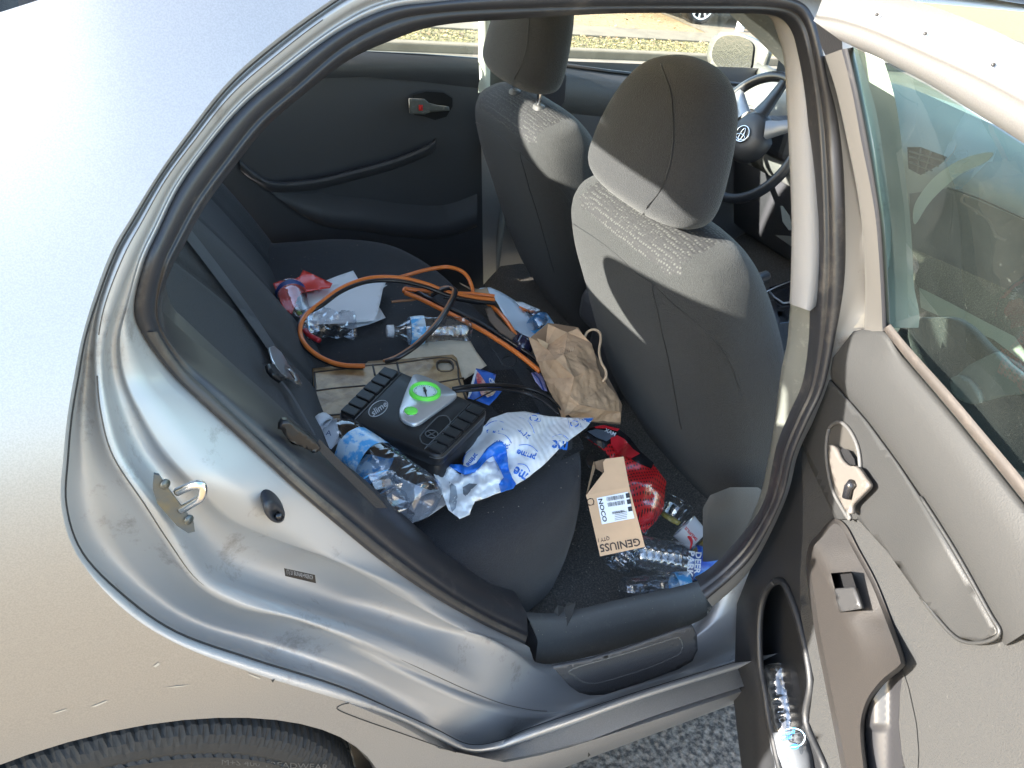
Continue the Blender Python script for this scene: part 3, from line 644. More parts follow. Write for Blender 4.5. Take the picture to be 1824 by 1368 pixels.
# ---------------------------------------------------------------- FRONT SEATS
def sec(c,u,vv,w_,d_,n=40,e=2.6,back=.0):
    P=[]
    for k in range(n):
        t=2*math.pi*k/n; ct,st_=math.cos(t),math.sin(t)
        a=abs(ct)**(2/e)*(1 if ct>=0 else -1)*w_; b=abs(st_)**(2/e)*(1 if st_>=0 else -1)*d_
        P.append(c+u*a+vv*b)
    return P
def front_seat(yc,name,dx=0,hz=0,hk_=1):
    s=part(name,CAR); Y=V((0,1,0)); X=V((1,0,0))
    # (x,z,half width,half depth)
    prof=[(1.25,.34,.235,.07),(1.225,.42,.25,.10),(1.17,.52,.262,.115),(1.11,.64,.268,.118),(1.05,.76,.268,.112),(1.0,.85,.262,.105),(.965,.915,.25,.092),(.948,.95,.23,.075),(.94,.968,.20,.055),(.938,.979,.12,.03),(.938,.982,.01,.004)]
    pr=cr(prof,5)
    rows=[sec(V((x,yc,z)),Y,(X+V((0,0,.45))).normalized(),w_,d_,e=3) for x,z,w_,d_ in pr]
    bmat=[FABS,MESHF]
    vs,fs=loftd(rows,True,True)
    def mesharea(f):
        c=sum((vs[i] for i in f),V((0,0,0)))/len(f); return 1 if c.z>.925 and abs(c.y-yc)<.17 and len(f)==4 else 0
    mesh('backrest',vs,fs,None,s,mats=bmat,fmi=[mesharea(f) for f in fs])
    # seams
    def bk(y,z,dx=-.003):
        x,w_,d_=[interp([(q[1],q[i]) for q in prof],z) for i in (0,2,3)]
        t=min(1,abs(y-yc)/w_); dd=d_*(1-t**3)**(1/3)
        return V((x-dd*.91+dx,y,z-dd*.41))
    for yo,pts in ((0,[(.19,.965),(.185,.9),(.17,.8),(.165,.7),(.165,.6),(.17,.48)]),):
        for sg in (-1,):
            tube('seam',[bk(yc+sg*y,z) for y,z in cr([(.125,.927),(.135,.90),(.145,.86),(.15,.80),(.15,.70),(.15,.62)],6)],.0005,BLK,s,n=5)
    tube('seam',[bk(yc+y,z,-.002) for y,z in cr([(.235,.86),(.19,.905),(.10,.925),(0,.93),(-.08,.925),(-.13,.925),(-.20,.905),(-.243,.87),(-.258,.82),(-.264,.76)],6)],.0005,BLK,s,n=5)
    # cushion
    pr=[(1.2,.44,.25,.10),(1.3,.46,.255,.10),(1.5,.47,.26,.10),(1.65,.485,.25,.09),(1.70,.475,.22,.06)]
    rows=[sec(V((x,yc,z)),Y,V((0,0,1)),w_,d_) for x,z,w_,d_ in cr(pr,4)]
    loft('cushion',rows,FABS,s,closed=True,caps=True)
    # headrest : rounded pad, leaning forward
    H=[(.93,.990,.11,.03),(.925,1.002,.15,.055),(.92,1.03,.170,.068),(.925,1.08,.166,.07),(.933,1.13,.152,.068),(.941,1.175,.130,.062),(.947,1.210,.098,.048),(.951,1.228,.055,.028),(.953,1.234,.01,.006)]
    H=[(x,z+hz,w_*hk_,d_*hk_) for x,z,w_,d_ in H]
    rows=[sec(V((x,yc,z)),Y,(X+V((0,0,.12))).normalized(),w_,d_,e=2.4) for x,z,w_,d_ in cr(H,5)]
    loft('headrest',rows,FAB,s,closed=True,caps=True)
    def hk(y,z):
        x,w_,d_=[interp([(q[1],q[i]) for q in H],z) for i in (0,2,3)]; t=min(.98,abs(y)/w_); dd=d_*(1-t**2.4)**(1/2.4)
        return V((x-dd-.002,yc+y,z-dd*.12))
    tube('headrest_seam',[hk(y,z) for y,z in cr([(y_*hk_,z_+hz) for y_,z_ in [(.03,1.222),(-.03,1.205),(-.075,1.17),(-.105,1.12),(-.112,1.07),(-.095,1.03),(-.07,1.003)]],6)],.0009,BLK,s,n=5)
    for dy in (-.07,.07):
        tube('post',[V((.948,yc+dy,.95)),V((.936,yc+dy,1.04+hz))],.006,CHROME,s)
        c=V((.946,yc+dy,.974)); rr=[sec(c+V((0,0,z)),Y,X,.018*q,.014*q,16) for z,q in ((0,1),(.012,1),(.016,.8),(.016,.1))]
        loft('post_guide',rr,PLG,s,closed=True)
    for c in s.children: c.location.x=dx
    return s
front_seat(.535,'front_passenger_seat'); front_seat(1.235,'driver_seat',.075,.035,.98)

# ---------------------------------------------------------------- far side doors
FD=part('far_rear_door',CAR)
def Ff(y): return lambda px,py: at(px,py,y=y)
DTRIM=mat('door_trim_dark',(.050,.051,.056),.5,bump=.3,bscale=700)
sheet('upper_pad',[(640,92),(848,105),(853,112),(855,158),(760,146),(650,137),(560,140),(500,150),(540,100)],Ff(1.62),DTRIM,FD,step=14,relief=lambda x,y:.025*math.sin(min(1,max(0,(y-92)/60))*math.pi))
sheet('trim_panel',[(855,157),(760,146),(650,137),(560,140),(430,150),(330,250),(330,520),(560,520),(700,560),(862,560),(860,440),(858,300)],Ff(1.625),DTRIM,FD,step=16)
# armrest sweep, lower pocket swell
arm=cr([(428,287),(455,310),(490,326),(560,322),(640,303),(710,283),(760,262),(776,250)],6)
loft('armrest',[[at(p[0],p[1]-4,y=1.62) for p in arm],[at(p[0],p[1]-1,y=1.60-.016*math.sin(i/(len(arm)-1)*math.pi)) for i,p in enumerate(arm)],[at(p[0],p[1]+4,y=1.595-.016*math.sin(i/(len(arm)-1)*math.pi)) for i,p in enumerate(arm)],[at(p[0],p[1]+16,y=1.61) for p in arm]],DTRIM,FD)
loft('armrest_strip',[[toward(at(p[0],p[1]-1,y=1.59-.016*math.sin((i+14)/(len(arm)-1)*math.pi)),.006) for i,p in enumerate(arm[14:38])],[toward(at(p[0],p[1]+4,y=1.585-.016*math.sin((i+14)/(len(arm)-1)*math.pi)),.006) for i,p in enumerate(arm[14:38])]],PLG,FD)
sw=cr([(480,340),(520,370),(560,392),(600,403),(650,408),(720,418),(790,420),(850,400)],6)
_q=[min(1,.12+i/16) for i in range(len(sw))]
loft('lower_swell',[[at(p[0],p[1]-55*q,y=1.622) for p,q in zip(sw,_q)],[at(p[0],p[1]-28*q,y=1.624-.03*q) for p,q in zip(sw,_q)],[at(p[0],p[1]-4*q,y=1.624-.042*q) for p,q in zip(sw,_q)],[at(p[0],p[1]+4*q,y=1.61) for p,q in zip(sw,_q)]],DTRIM,FD)
fh=part('door_handle',FD)
cup=[(735,170),(760,163),(790,165),(806,175),(806,190),(795,208),(775,214),(757,208),(738,205)]
sheet('handle_cup',cup,Ff(1.60),BLK,FD,step=8)
sheet('pull_lever',[(729,176),(757,177),(765,184),(780,188),(799,190),(800,196),(780,198),(765,199),(755,203),(730,202)],Ff(1.59),TRIML,FD,step=6,thick=.01,relief=lambda x,y:.004)
sheet('lock_slot',[(736,186),(756,186),(756,198),(736,198)],Ff(1.583),BLK,FD,step=6)
sheet('lock_tab',[(746,187),(753,187),(753,197),(746,197)],Ff(1.579),mat('red_mark',(.6,.02,.02),.4),FD,step=6,thick=.002)
bpy.data.objects.remove(fh)
# window frame rear left + far glass
tube('window_seal',[at(*p,y=1.64) for p in ((560,88),(640,94),(750,99),(850,106))],.006,BLK,FD,n=6)
rows=[[V((x,far(x,z)-.035,z)) for z in (.985,1.05,1.2,1.33,1.41)] for x in (.30,1.06)]
loft('window_glass',rows,GL,FD)
# far B pillar
bp0=[at(852,y_,y=q) for y_,q in ((-10,1.53),(40,1.56),(100,1.6),(160,1.62),(165,1.62))]; bp1=[at(873,y_,y=q-.02) for y_,q in ((-10,1.53),(40,1.56),(100,1.6),(160,1.62),(165,1.62))]
loft('far_b_pillar_trim',[bp0,[toward(lerp(a,b,.5),.008) for a,b in zip(bp0,bp1)],bp1,[p+V((.03,.03,0)) for p in bp1]],mat('pale_trim',(.6,.64,.58),.5),CAR)
bq=[p+V((.12,.04,0)) for p in bp1]
loft('far_b_pillar_panel',[bp1,bq,[p-V((0,0,.7)) for p in bq]],TRIML,CAR)
FF=part('far_front_door',CAR)
fs_=[(1000,118),(1080,129),(1140,136),(1200,144),(1290,150),(1400,158)]
u0=[at(*p,y=1.63) for p in fs_]
loft('upper_pad',[u0,[p+V((0,-.04,-.02)) for p in u0],[p+V((0,-.05,-.09)) for p in u0],[p+V((0,-.02,-.13)) for p in u0]],PLG,FF)
loft('trim_panel',[[p+V((0,-.02,-.13)) for p in u0],[p+V((0,-.02,-.4)) for p in u0],[V((p.x,1.6,.3)) for p in u0]],DTRIM,FF)
tube('window_seal',[p+V((0,0,.004)) for p in u0],.006,BLK,FF,n=6)
loft('window_glass',[[V((x,far(x,z)-.035,z)) for z in (.99,1.05,1.2,1.33,1.40)] for x in (1.2,1.9)],GL,FF)
# far A pillar trim
ap=[(1296,22),(1345,66),(1392,112),(1430,150)]; aq=[(1380,10),(1400,60),(1420,112),(1450,160)]
a0=[at(*p,y=1.5) for p in ap]; a1=[at(*p,y=1.42) for p in aq]
loft('far_a_pillar',[a0,[toward(lerp(a,b,.3),.02) for a,b in zip(a0,a1)],a1],TRIML,CAR)
sheet('mirror_sail',[(1388,100),(1394,112),(1420,150),(1380,140)],Ff(1.55),BLK,CAR,step=10)
# left exterior mirror
mr=part('side_mirror',CAR)
ms=[(1263,100),(1270,70),(1290,57),(1320,60),(1350,72),(1371,88),(1365,115),(1358,138),(1330,140),(1300,133),(1272,118)]
mg=[(1268,98),(1274,76),(1290,64),(1320,65),(1340,78),(1340,100),(1335,125),(1318,136),(1296,132),(1275,115)]
MH=mat('mirror_housing_paint',(.075,.08,.07),.45,.1)
ms=cr(ms,4,True); mg=cr(mg,4,True)
sheet('housing',ms,lambda x,y:at(x,y,x=2.2),MH,mr,step=10,thick=.02)
sheet('housing_shell',ms,lambda x,y:at(x,y,x=2.26),MH,mr,step=10,relief=lambda x,y:-.05*max(0,1-((x-1315)/60)**2-((y-98)/48)**2))
sheet('mirror_glass',mg,lambda x,y:at(x,y,x=2.18),mat('mirror_glass',(.42,.45,.42),.08,1,bump=.15,bscale=90,dust=((.45,.45,.43),120,.60,.7)),mr,step=8)
v,f=tubed([at(1350,125,x=2.2),at(1385,145,x=2.2)],.03,12); mesh('mirror_arm',v,f,MH,mr)
# ---------------------------------------------------------------- dashboard, steering wheel
DASH=mat('dash_grey',(.17,.175,.165),.6,bump=.2,bscale=500)
db=part('dashboard',CAR)
# profile in x,z swept in y, bulging at instrument hood
prof=[(2.42,1.00),(2.2,1.005),(2.08,.985),(2.0,.955),(1.985,.90),(1.99,.80),(2.03,.72),(2.08,.66),(2.1,.5)]
rows=[[V((x-(.05*math.exp(-((y-1.25)/.2)**2) if z>.85 else 0)+.05*((y-.88)/.7)**2,y,z+(.03*math.exp(-((y-1.25)/.2)**2) if z>.9 else 0))) for x,z in cr(prof,4)] for y in [.17+.05*k for k in range(29)]]
loft('dash_body',rows,DASH,db)
loft('dash_lower',[[V((x,y,z)) for y in (.17,.5,.88,1.25,1.6)] for x,z in ((2.06,.7),(2.14,.45),(2.3,.35))],DTRIM,db)
vn=[(1337,193),(1362,201),(1355,214),(1328,206)]
sheet('vent_frame',[(1330,188),(1368,198),(1358,222),(1322,210)],lambda x,y:at(x,y,x=1.98),DASH,db,step=8,thick=.01)
sheet('vent',vn,lambda x,y:at(x,y,x=1.97),BLK,db,step=8)
for q in ((1335,197,1360,205),(1333,202,1357,210),(1347,196,1342,211)): tube('vent_slat',[at(q[0],q[1],x=1.965),at(q[2],q[3],x=1.965)],.002,PLG,db,n=6)
sheet('instrument_hood',[(1318,165),(1350,150),(1398,148),(1398,186),(1366,196),(1330,186)],lambda x,y:at(x,y,x=2.02),DASH,db,step=12)
sw_=part('steering_wheel',CAR)
WC=at(1330,262,x=1.80); wn=V((-.93,0,.37)).normalized(); wu=V((0,1,0)); wv=wn.cross(wu)
# fit the rim through picture points on the wheel plane
def Fw(px,py,o=0):
    d=ray(px,py); P0=WC+wn*o; t=(P0-CAM).dot(wn)/d.dot(wn); return CAM+d*t
wt=Fw(1372,140); wb=Fw(1300,346)
wc=(wt+wb)/2; 
LEA=mat('wheel_leather',(.022,.024,.028),.32,bump=.1,bscale=500)
rimR=.187; wc=Fw(1338,246)
rim=[wc+(wu*math.cos(a)+wv*math.sin(a))*rimR for a in [2*math.pi*k/72 for k in range(73)]]
tube('rim',rim,.0155,LEA,sw_,n=14)
rows=[]
for s,o in ((1.0,.0),(.97,.016),(.8,.03),(.45,.036),(.02,.038)):
    rows.append([wc+wn*o+(wu*math.cos(t)*(.088 if math.sin(t)>-.2 else .075)+wv*math.sin(t)*.078)*s for t in [2*math.pi*k/40 for k in range(40)]])
loft('hub',rows,mat('hub_black',(.03,.031,.034),.45,bump=.1,bscale=700),sw_,closed=True)
SIL=mat('satin_silver',(.30,.31,.33),.4,.6)
for a0_ in (212,325,268):
    a=R(a0_) ; d_=(wu*math.cos(a)-wv*math.sin(a)) if False else (wu*math.cos(a)+wv*math.sin(a))
    t_=wn.cross(d_)
    rows=[[wc+d_*r_+t_*s*w2+wn*o for s,o in ((-1,.0),(-.8,.012),(.8,.012),(1,.0))] for r_,w2,o in ((.07,.03,0),(.11,.022,0),(.18,.014,0))]
    loft('spoke',[ [p+wn*(.018-.018*i/2) for p in r] for i,r in enumerate(rows)],SIL if a0_!=268 else LEA,sw_)
# round emblem of crossed ovals
def oval(cx_,cy_,a_,b_,r_):
    return tubed([wc+wn*.041+wu*(cx_+a_*math.cos(t))+wv*(cy_+b_*math.sin(t)) for t in [2*math.pi*k/36 for k in range(37)]],r_,6)
v,f=join([oval(0,.002,.027,.0235,.0022),oval(0,.0115,.019,.008,.0018),oval(0,.004,.0075,.0185,.0018)])
mesh('emblem',v,f,CHROME,sw_)
tube('stalk',[wc-wn*.05-wu*-.04+wv*.02,wc-wn*.04+wu*.17+wv*.03],.008,BLK,sw_)
# column shroud, centre console, shifter
box('column_shroud',1.86,2.05,1.17,1.33,.82,.93,DTRIM,CAR,bev=.03)
cc=part('centre_console',CAR)
box('console_body',1.15,2.1,.80,.96,.30,.50,DTRIM,cc,bev=.02)
box('console_bin',1.1,1.42,.79,.97,.50,.60,DTRIM,cc,bev=.03)
def Fz(z): return lambda px,py: at(px,py,z=z)
sheet('shift_plate',[(1370,512),(1410,498),(1412,545),(1385,548)],Fz(.52),GLOSSBLK,cc,step=8)
tube('shift_gate',[at(*p,z=.525) for p in ((1371,520),(1380,530),(1395,540),(1410,538))],.003,SIL,cc,n=6)
tube('shift_edge',[at(*p,z=.53) for p in ((1362,521),(1385,510),(1410,500))],.002,SIL,cc,n=6)
sheet('console_mat',[(1384,555),(1412,548),(1412,600),(1395,598)],Fz(.5),mat('blue_grey',(.2,.27,.36),.6),cc,step=10)
p0=at(1340,500,z=.66);p1=at(1366,491,z=.67)
tube('hand_brake_grip',[p0+V((-.1,0,-.03)),p0,p1],.014,LEA,cc,n=12)
tube('hand_brake_button',[p1,p1+(p1-p0).normalized()*.006],.008,CHROME,cc,n=12)
sheet('kick_panel_trim',[(1390,366),(1395,368),(1407,385),(1412,410),(1405,410),(1394,395)],lambda x,y:at(x,y,y=.95),TRIML,CAR,step=8)
# windscreen, hood
loft('windscreen',[[V((2.45,y,1.0)) for y in (.2,.5,.88,1.26,1.56)],[V((1.7,y,1.42)) for y in (.3,.5,.88,1.26,1.46)]],GL,CAR)
loft('bonnet',[[V((x,y,z)) for y in (.04,.3,.88,1.46,1.72)] for x,z in ((2.4,1.0),(2.8,.95),(3.3,.85),(3.5,.6),(3.5,.3))],SILVER,CAR)

# ================================================================= OPEN REAR DOOR
TH=R(70); du=V((-math.cos(TH),-math.sin(TH),0)); dn=V((-math.sin(TH),math.cos(TH),0)); DH=V((.98,.04,0))
def dW(z): return .52*max(0,z-1.0)+ (.0 if z<1 else 0)
def door(px,py,w=0):
    return hit(px,py,lambda P:(P-DH).dot(dn)-dW(P.z)-w,.15,3,90)
def dsz(s,z,w=0): return DH+du*s+dn*(dW(z)+w)+V((0,0,z))
RD=part('rear_door',CAR)
def prismd(poly,w0,w1):
    n=len(poly); A=[dsz(s,z,w0) for s,z in poly]; B=[dsz(s,z,w1) for s,z in poly]
    return A+B,[tuple(range(n)),tuple(range(n,2*n))[::-1]]+[(i,(i+1)%n,n+(i+1)%n,n+i) for i in range(n)]
ol=[(.0,.30),(.02,.27),(.5,.27),(.62,.33),(.78,.52),(.98,.66),(1.08,.85),(1.06,.96),(.98,.985),(.0,.985)]
ol=[(a_,min(b_,.90)) for a_,b_ in ol]; v,f=prismd(ol,-.12,-.065); mesh('outer_panel',v,f,SILVER,RD,smooth=False,bev=.01)
LIN=mat('door_panel_fabric',(0.0194,0.0196,0.0196),.85,bump=.6,bscale=420,dust=((.10,.097,.09),190,.63,.7))
PAD=mat('door_pad_vinyl',(0.0226,0.0228,0.0228),.6,bump=.2,bscale=420,dust=((.11,.105,.095),300,.66,.6))
INS=mat('door_insert_plastic',(0.0221,0.0223,0.0223),.5,bump=.2,bscale=500)
SWP=mat('switch_panel_brown',(.0195,.0173,.0160),.45,bump=.15,bscale=500,dust=((.07,.065,.058),330,.66,.45))
# trim panel base
tp=[(1535,586),(1499,612),(1466,658),(1443,714),(1426,780),(1430,870),(1430,950),(1425,1020),(1427,1100),(1450,1210),(1441,1286),(1480,1372),(1520,1460),(1950,1460),(1950,1030),(1824,895),(1745,797),(1680,718),(1610,636),(1573,587)]
sheet('trim_panel',tp,door,LIN,RD,step=22,dn=6)
# upper pad, bulging
top=cr([(1520,590),(1573,586),(1610,634),(1680,716),(1745,795),(1824,894),(1950,1050)],6)
sea=cr([(1466,660),(1500,698),(1545,750),(1600,825),(1650,900),(1700,985),(1790,1150)],6)
rows=[]
for k,(t,o) in enumerate([(0,-.004),(.03,.008),(.12,.013),(.4,.017),(.65,.018),(.88,.015),(.97,.010),(1,.004)]):
    rows.append([door(lerp(a[0],b[0],t),lerp(a[1],b[1],t),o) for a,b in zip(top,sea)])
loft('upper_pad',rows,PAD,RD)
# insert around the handle
ins=[(1466,662),(1500,700),(1545,752),(1600,827),(1650,902),(1700,987),(1760,1090),(1779,1128),(1745,1143),(1700,1132),(1640,1062),(1585,985),(1530,925),(1490,925),(1470,880),(1445,830),(1428,780),(1445,714)]
def insr(x,y):
    return .008+.016*math.exp(-((x-1640)/60)**2-((y-1000)/80)**2)
sheet('insert_panel',ins,lambda x,y:door(x,y,.004),INS,RD,step=14,relief=insr,thick=.004,dn=5)
tube('insert_edge',[toward(door(*p,.004),.016) for p in cr([(1640,885),(1700,980),(1760,1088),(1780,1128),(1745,1145),(1700,1134),(1640,1064)],6)],.0022,INS,RD,n=6)
# handle recess, bezel and lever
hz=cr([(1478,762),(1495,752),(1512,765),(1527,795),(1532,830),(1528,850),(1510,900),(1514,925),(1500,905),(1482,870),(1473,825),(1472,790)],5,True)
sheet('handle_recess',hz,lambda x,y:door(x,y,.004),mat('recess_dark',(.045,.042,.038),.35),RD,step=8,off=.014,dn=1)
tube('handle_bezel',[toward(door(*p,.004),.017) for p in hz+[hz[0]]],.0028,PLG,RD,n=8)
LEV=mat('pale_silver_handle',(.13,.117,.105),.38,.35,coat=.2)
lv_=cr([(1479,797),(1484,793),(1492,800),(1500,817),(1513,829),(1528,832),(1541,849),(1550,866),(1535,884),(1520,900),(1518,915),(1508,905),(1497,880),(1487,845)],4,True)
sheet('pull_lever',lv_,lambda x,y:door(x,y,.02),LEV,RD,step=7,off=.006,thick=.008,dn=1,relief=lambda x,y:.003)
sheet('lever_opening',[(1494,808),(1500,798),(1512,802),(1522,818),(1524,829),(1513,827),(1502,815)],lambda x,y:door(x,y,.02),BLK,RD,step=7,off=.001)
tube('lock_knob',[door(*p,.034) for p in ((1508,887),(1512,868),(1518,860))],.006,GLOSSBLK,RD,n=10)
# switch panel with bevelled edge
spn=[(1459,950),(1475,930),(1490,924),(1508,938),(1529,978),(1560,1036),(1590,1112),(1612,1173),(1608,1191),(1575,1219),(1550,1255),(1541,1301),(1547,1368),(1560,1440),(1515,1440),(1499,1368),(1489,1317),(1471,1225),(1453,1133),(1437,1026),(1440,974)]
spo=cr(spn,4,True)
def shrink(P,k,cx_=1520,cy_=1130):
    out=[];n=len(P)
    for i,p in enumerate(P):
        a,b=P[i-1],P[(i+1)%n]; t=V((b[0]-a[0],b[1]-a[1])).normalized(); out.append((p[0]+t.y*k*-1,p[1]+t.x*k))
    return out
def wsp(x,y):
    xr=interp([(924,1492),(978,1529),(1036,1560),(1112,1590),(1173,1612),(1191,1608),(1219,1575),(1255,1550),(1301,1541),(1440,1560)],y)
    hi=interp([(1000,.006),(1100,.008),(1160,.022),(1200,.034)],y)
    return lerp(hi,.036,min(1,max(0,(xr-x)/75)))
inn=shrink(spo,9); 
if abs(inn[0][0]-1520)+abs(inn[0][1]-1130)>abs(spo[0][0]-1520)+abs(spo[0][1]-1130): inn=shrink(spo,-9)
loft('switch_panel_edge',[[door(*p,.004) for p in spo],[door(*[lerp(a,b,.3) for a,b in zip(p,q)],wsp(*p)*.75) for p,q in zip(spo,inn)],[door(*p,wsp(*p)) for p in inn]],SWP,RD,closed=True)
sheet('switch_panel',inn,lambda x,y:door(x,y,wsp(x,y)),SWP,RD,step=12,dn=1,holes=[[(1480,1021),(1516,1018),(1537,1086),(1498,1091)]])
sq=[(1480,1021),(1516,1018),(1537,1086),(1498,1091)]
loft('switch_well',[[door(*p,.036) for p in sq],[door(*p,.020) for p in sq]],mat('well_brown',(.07,.06,.05),.5),RD,closed=True,smooth=False)
sheet('switch_well_floor',sq,lambda x,y:door(x,y,.018),BLK,RD,step=12)
sheet('window_switch',[(1489,1049),(1524,1047),(1536,1084),(1499,1090)],lambda x,y:door(x,y,.034),mat('switch_grey',(.03,.03,.031),.4),RD,step=8,thick=.006,relief=lambda x,y:.003*math.sin((y-1049)/40*3.1))
# door pull cup, dark tone standing in for the shade inside it
pc=cr([(1606,1192),(1603,1240),(1601,1290),(1606,1340),(1614,1400),(1560,1420),(1547,1368),(1541,1301),(1550,1255),(1575,1219)],4,True)
sheet('pull_cup',pc,lambda x,y:door(x,y,.0),mat('cup_shade_dark',(.02,.02,.022),.35),RD,step=8,off=.003,dn=1,relief=lambda x,y:.03*max(0,min(1,(1585-x)/30))*(1 if y<1300 else .7))
sheet('pull_lip',[(1608,1195),(1618,1225),(1632,1290),(1636,1340),(1632,1420),(1612,1420),(1606,1340),(1601,1290),(1603,1240)],lambda x,y:door(x,y,.0),LIN,RD,step=8,off=.003)
# lower front section with map pocket; its charcoal darkened to paint in shade
PLD=mat('door_lower_shaded_charcoal',(.0105,.0112,.0130),.5,bump=.25,bscale=900,dust=((.03,.029,.027),300,.64,.5))
dk=[(1428,780),(1414,812),(1395,888),(1366,955),(1340,1005),(1313,1075),(1311,1110),(1309,1180),(1307,1250),(1315,1320),(1330,1440),(1520,1470),(1480,1372),(1441,1286),(1450,1210),(1427,1100),(1425,1020),(1430,950),(1430,870)]
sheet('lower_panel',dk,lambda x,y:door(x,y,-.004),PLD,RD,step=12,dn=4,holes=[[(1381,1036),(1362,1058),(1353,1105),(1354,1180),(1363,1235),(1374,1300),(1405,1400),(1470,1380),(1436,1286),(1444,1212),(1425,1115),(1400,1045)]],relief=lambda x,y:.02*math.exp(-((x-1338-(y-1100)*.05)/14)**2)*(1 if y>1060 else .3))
lipl=cr([(1400,1046),(1381,1036),(1362,1058),(1353,1105),(1354,1180),(1363,1235),(1374,1300),(1405,1400),(1420,1450)],6)
lipc=cr([(1381,1036),(1362,1058),(1353,1105),(1354,1180),(1363,1235),(1374,1300),(1405,1400),(1470,1380),(1436,1286),(1444,1212),(1425,1115),(1400,1045)],5,True)
tube('pocket_lip',[toward(door(*p,-.004),.006) for p in lipc+[lipc[0]]],.006,PLD,RD,n=10)
pk=[(1381,1036),(1362,1058),(1353,1105),(1354,1180),(1363,1235),(1374,1300),(1405,1400),(1470,1380),(1436,1286),(1444,1212),(1425,1115),(1400,1045)]
loft('pocket_wall',[[door(*p,-.004) for p in pk],[door(*p,-.05) for p in pk]],PLD,RD,closed=True)
sheet('pocket_floor',[(x+(x-1400)*.3,y) for x,y in pk],lambda x,y:door(x,y,-.052),PLD,RD,step=16)
# belt line rubber
b0=cr([(1573,586),(1610,634),(1680,716),(1745,795),(1824,894),(1950,1050)],6); b1=cr([(1586,577),(1623,622),(1695,702),(1761,780),(1842,876),(1960,1020)],6)
loft('belt_rubber',[[door(*p,.0) for p in b0],[door(*p,.016) for p in b0],[door(*p,.016) for p in b1],[door(*p,-.02) for p in b1]],mat('weathered_rubber',(.035,.03,.027),.6,dust=((.06,.05,.043),60,.5,.5)),RD)
# window frame: front upright and top rail
u=[(1469,99),(1490,165),(1510,256),(1525,330),(1535,402),(1541,500),(1539,590)]
ub=[(1499,88),(1518,165),(1535,256),(1550,330),(1561,402),(1568,500),(1572,590)]
ug=[(1520,84),(1538,165),(1556,256),(1567,330),(1576,402),(1582,500),(1586,590)]
CU,CB,CG=cr(u,5),cr(ub,5),cr(ug,5)
FRM=mat('frame_paint_beige',(.09,.086,.08),.5,.3,coat=.1)
loft('frame_upright',[[door(*p,-.05) for p in CU],[door(*p,.0) for p in CU],[door(*[lerp(a,b,.15) for a,b in zip(p,q)],.008) for p,q in zip(CU,CB)],[door(*p,.008) for p in CB]],FRM,RD)
loft('glass_channel',[[door(*p,.008) for p in CB],[door(*[lerp(a,b,.5) for a,b in zip(p,q)],.006) for p,q in zip(CB,CG)],[door(*p,-.012) for p in CG]],RUB,RD)
t0=cr([(1500,74),(1540,92),(1575,108),(1656,151),(1729,196),(1824,256),(1950,345)],5)
t1=cr([(1449,37),(1490,45),(1540,62),(1650,112),(1729,150),(1824,205),(1950,280)],5)
t2=cr([(1456,22),(1500,28),(1583,55),(1640,78),(1740,122),(1824,162),(1950,230)],5)
t3=cr([(1462,5),(1530,14),(1600,32),(1660,50),(1750,85),(1824,114),(1950,170)],5)
t4=cr([(1475,-25),(1560,-15),(1640,5),(1700,25),(1780,58),(1824,80),(1950,130)],5)
loft('frame_top_rail',[[door(*p,-.02) for p in t0],[door(*p,.004) for p in t0],[door(*[lerp(a,b,.3) for a,b in zip(p,q)],.014) for p,q in zip(t0,t1)],[door(*p,.014) for p in t1],[door(*[lerp(a,b,.35) for a,b in zip(p,q)],.011) for p,q in zip(t1,t2)],[door(*[lerp(a,b,.5) for a,b in zip(p,q)],.015) for p,q in zip(t1,t2)],[door(*p,.013) for p in t2],[door(*[lerp(a,b,.1) for a,b in zip(p,q)],.0) for p,q in zip(t2,t3)],[door(*p,-.010) for p in t3],[door(*p,-.004) for p in t4]],SILVER,RD)
for q in ((1562,26),(1648,60),(1769,115)):
    p=toward(door(*q,-.004),.003); tube('frame_clip',[p,toward(p,.002)],.0018,BLK,RD,n=8)
sheet('corner_cap',[(1452,38),(1500,72),(1501,92),(1470,98),(1462,80)],lambda x,y:door(x,y,.004),BLK,RD,step=10,off=.003)
gp=[(1520,84),(1575,112),(1656,154),(1729,199),(1824,259),(1950,350),(1950,1030),(1842,878),(1761,782),(1695,704),(1623,624),(1586,580),(1582,500),(1576,402),(1556,256)]
sheet('window_glass',gp,lambda x,y:door(x,y,-.010),glassmat('tinted_door_glass',(.62,.77,.66),.9,.01,1.5,haze=.020,hazecol=(.36,.42,.39),specks=.06),RD,step=60,dn=3)

# ---------------------------------------------------------------- what the door glass shows of the front cabin
fc=part('glove_box',CAR)
def X(v): return lambda px,py: at(px,py,x=v)
# passenger side: raise the dash face, vent, swoosh trim
sheet('glove_lid',[(1620,345),(1690,335),(1830,395),(1900,450),(1900,560),(1760,520),(1628,500)],X(1.93),DTRIM,fc,step=20)
tube('glove_seam',[at(*p,x=1.925) for p in cr([(1688,334),(1740,352),(1790,374),(1850,402)],4)],.002,BLK,fc,n=5)
sheet('corner_vent',[(1616,262),(1640,262),(1688,280),(1676,292),(1640,312),(1618,300)],X(1.92),BLK,fc,step=10)
for q in ((1620,270,1682,287),(1620,279,1672,296),(1620,289,1660,304),(1640,264,1634,308),(1658,270,1646,309)): tube('vent_slat',[at(q[0],q[1],x=1.915),at(q[2],q[3],x=1.915)],.0022,PLG,fc,n=6)
sheet('swoosh_trim',cr([(1627,372),(1640,345),(1665,315),(1700,290),(1735,276),(1769,272),(1755,290),(1720,305),(1690,327),(1655,362),(1630,400)],4,True),X(1.90),mat('dash_silver',(.30,.33,.32),.4,.3),fc,step=10,dn=1)
fs=part('front_seat_side',CAR)
SY=.17
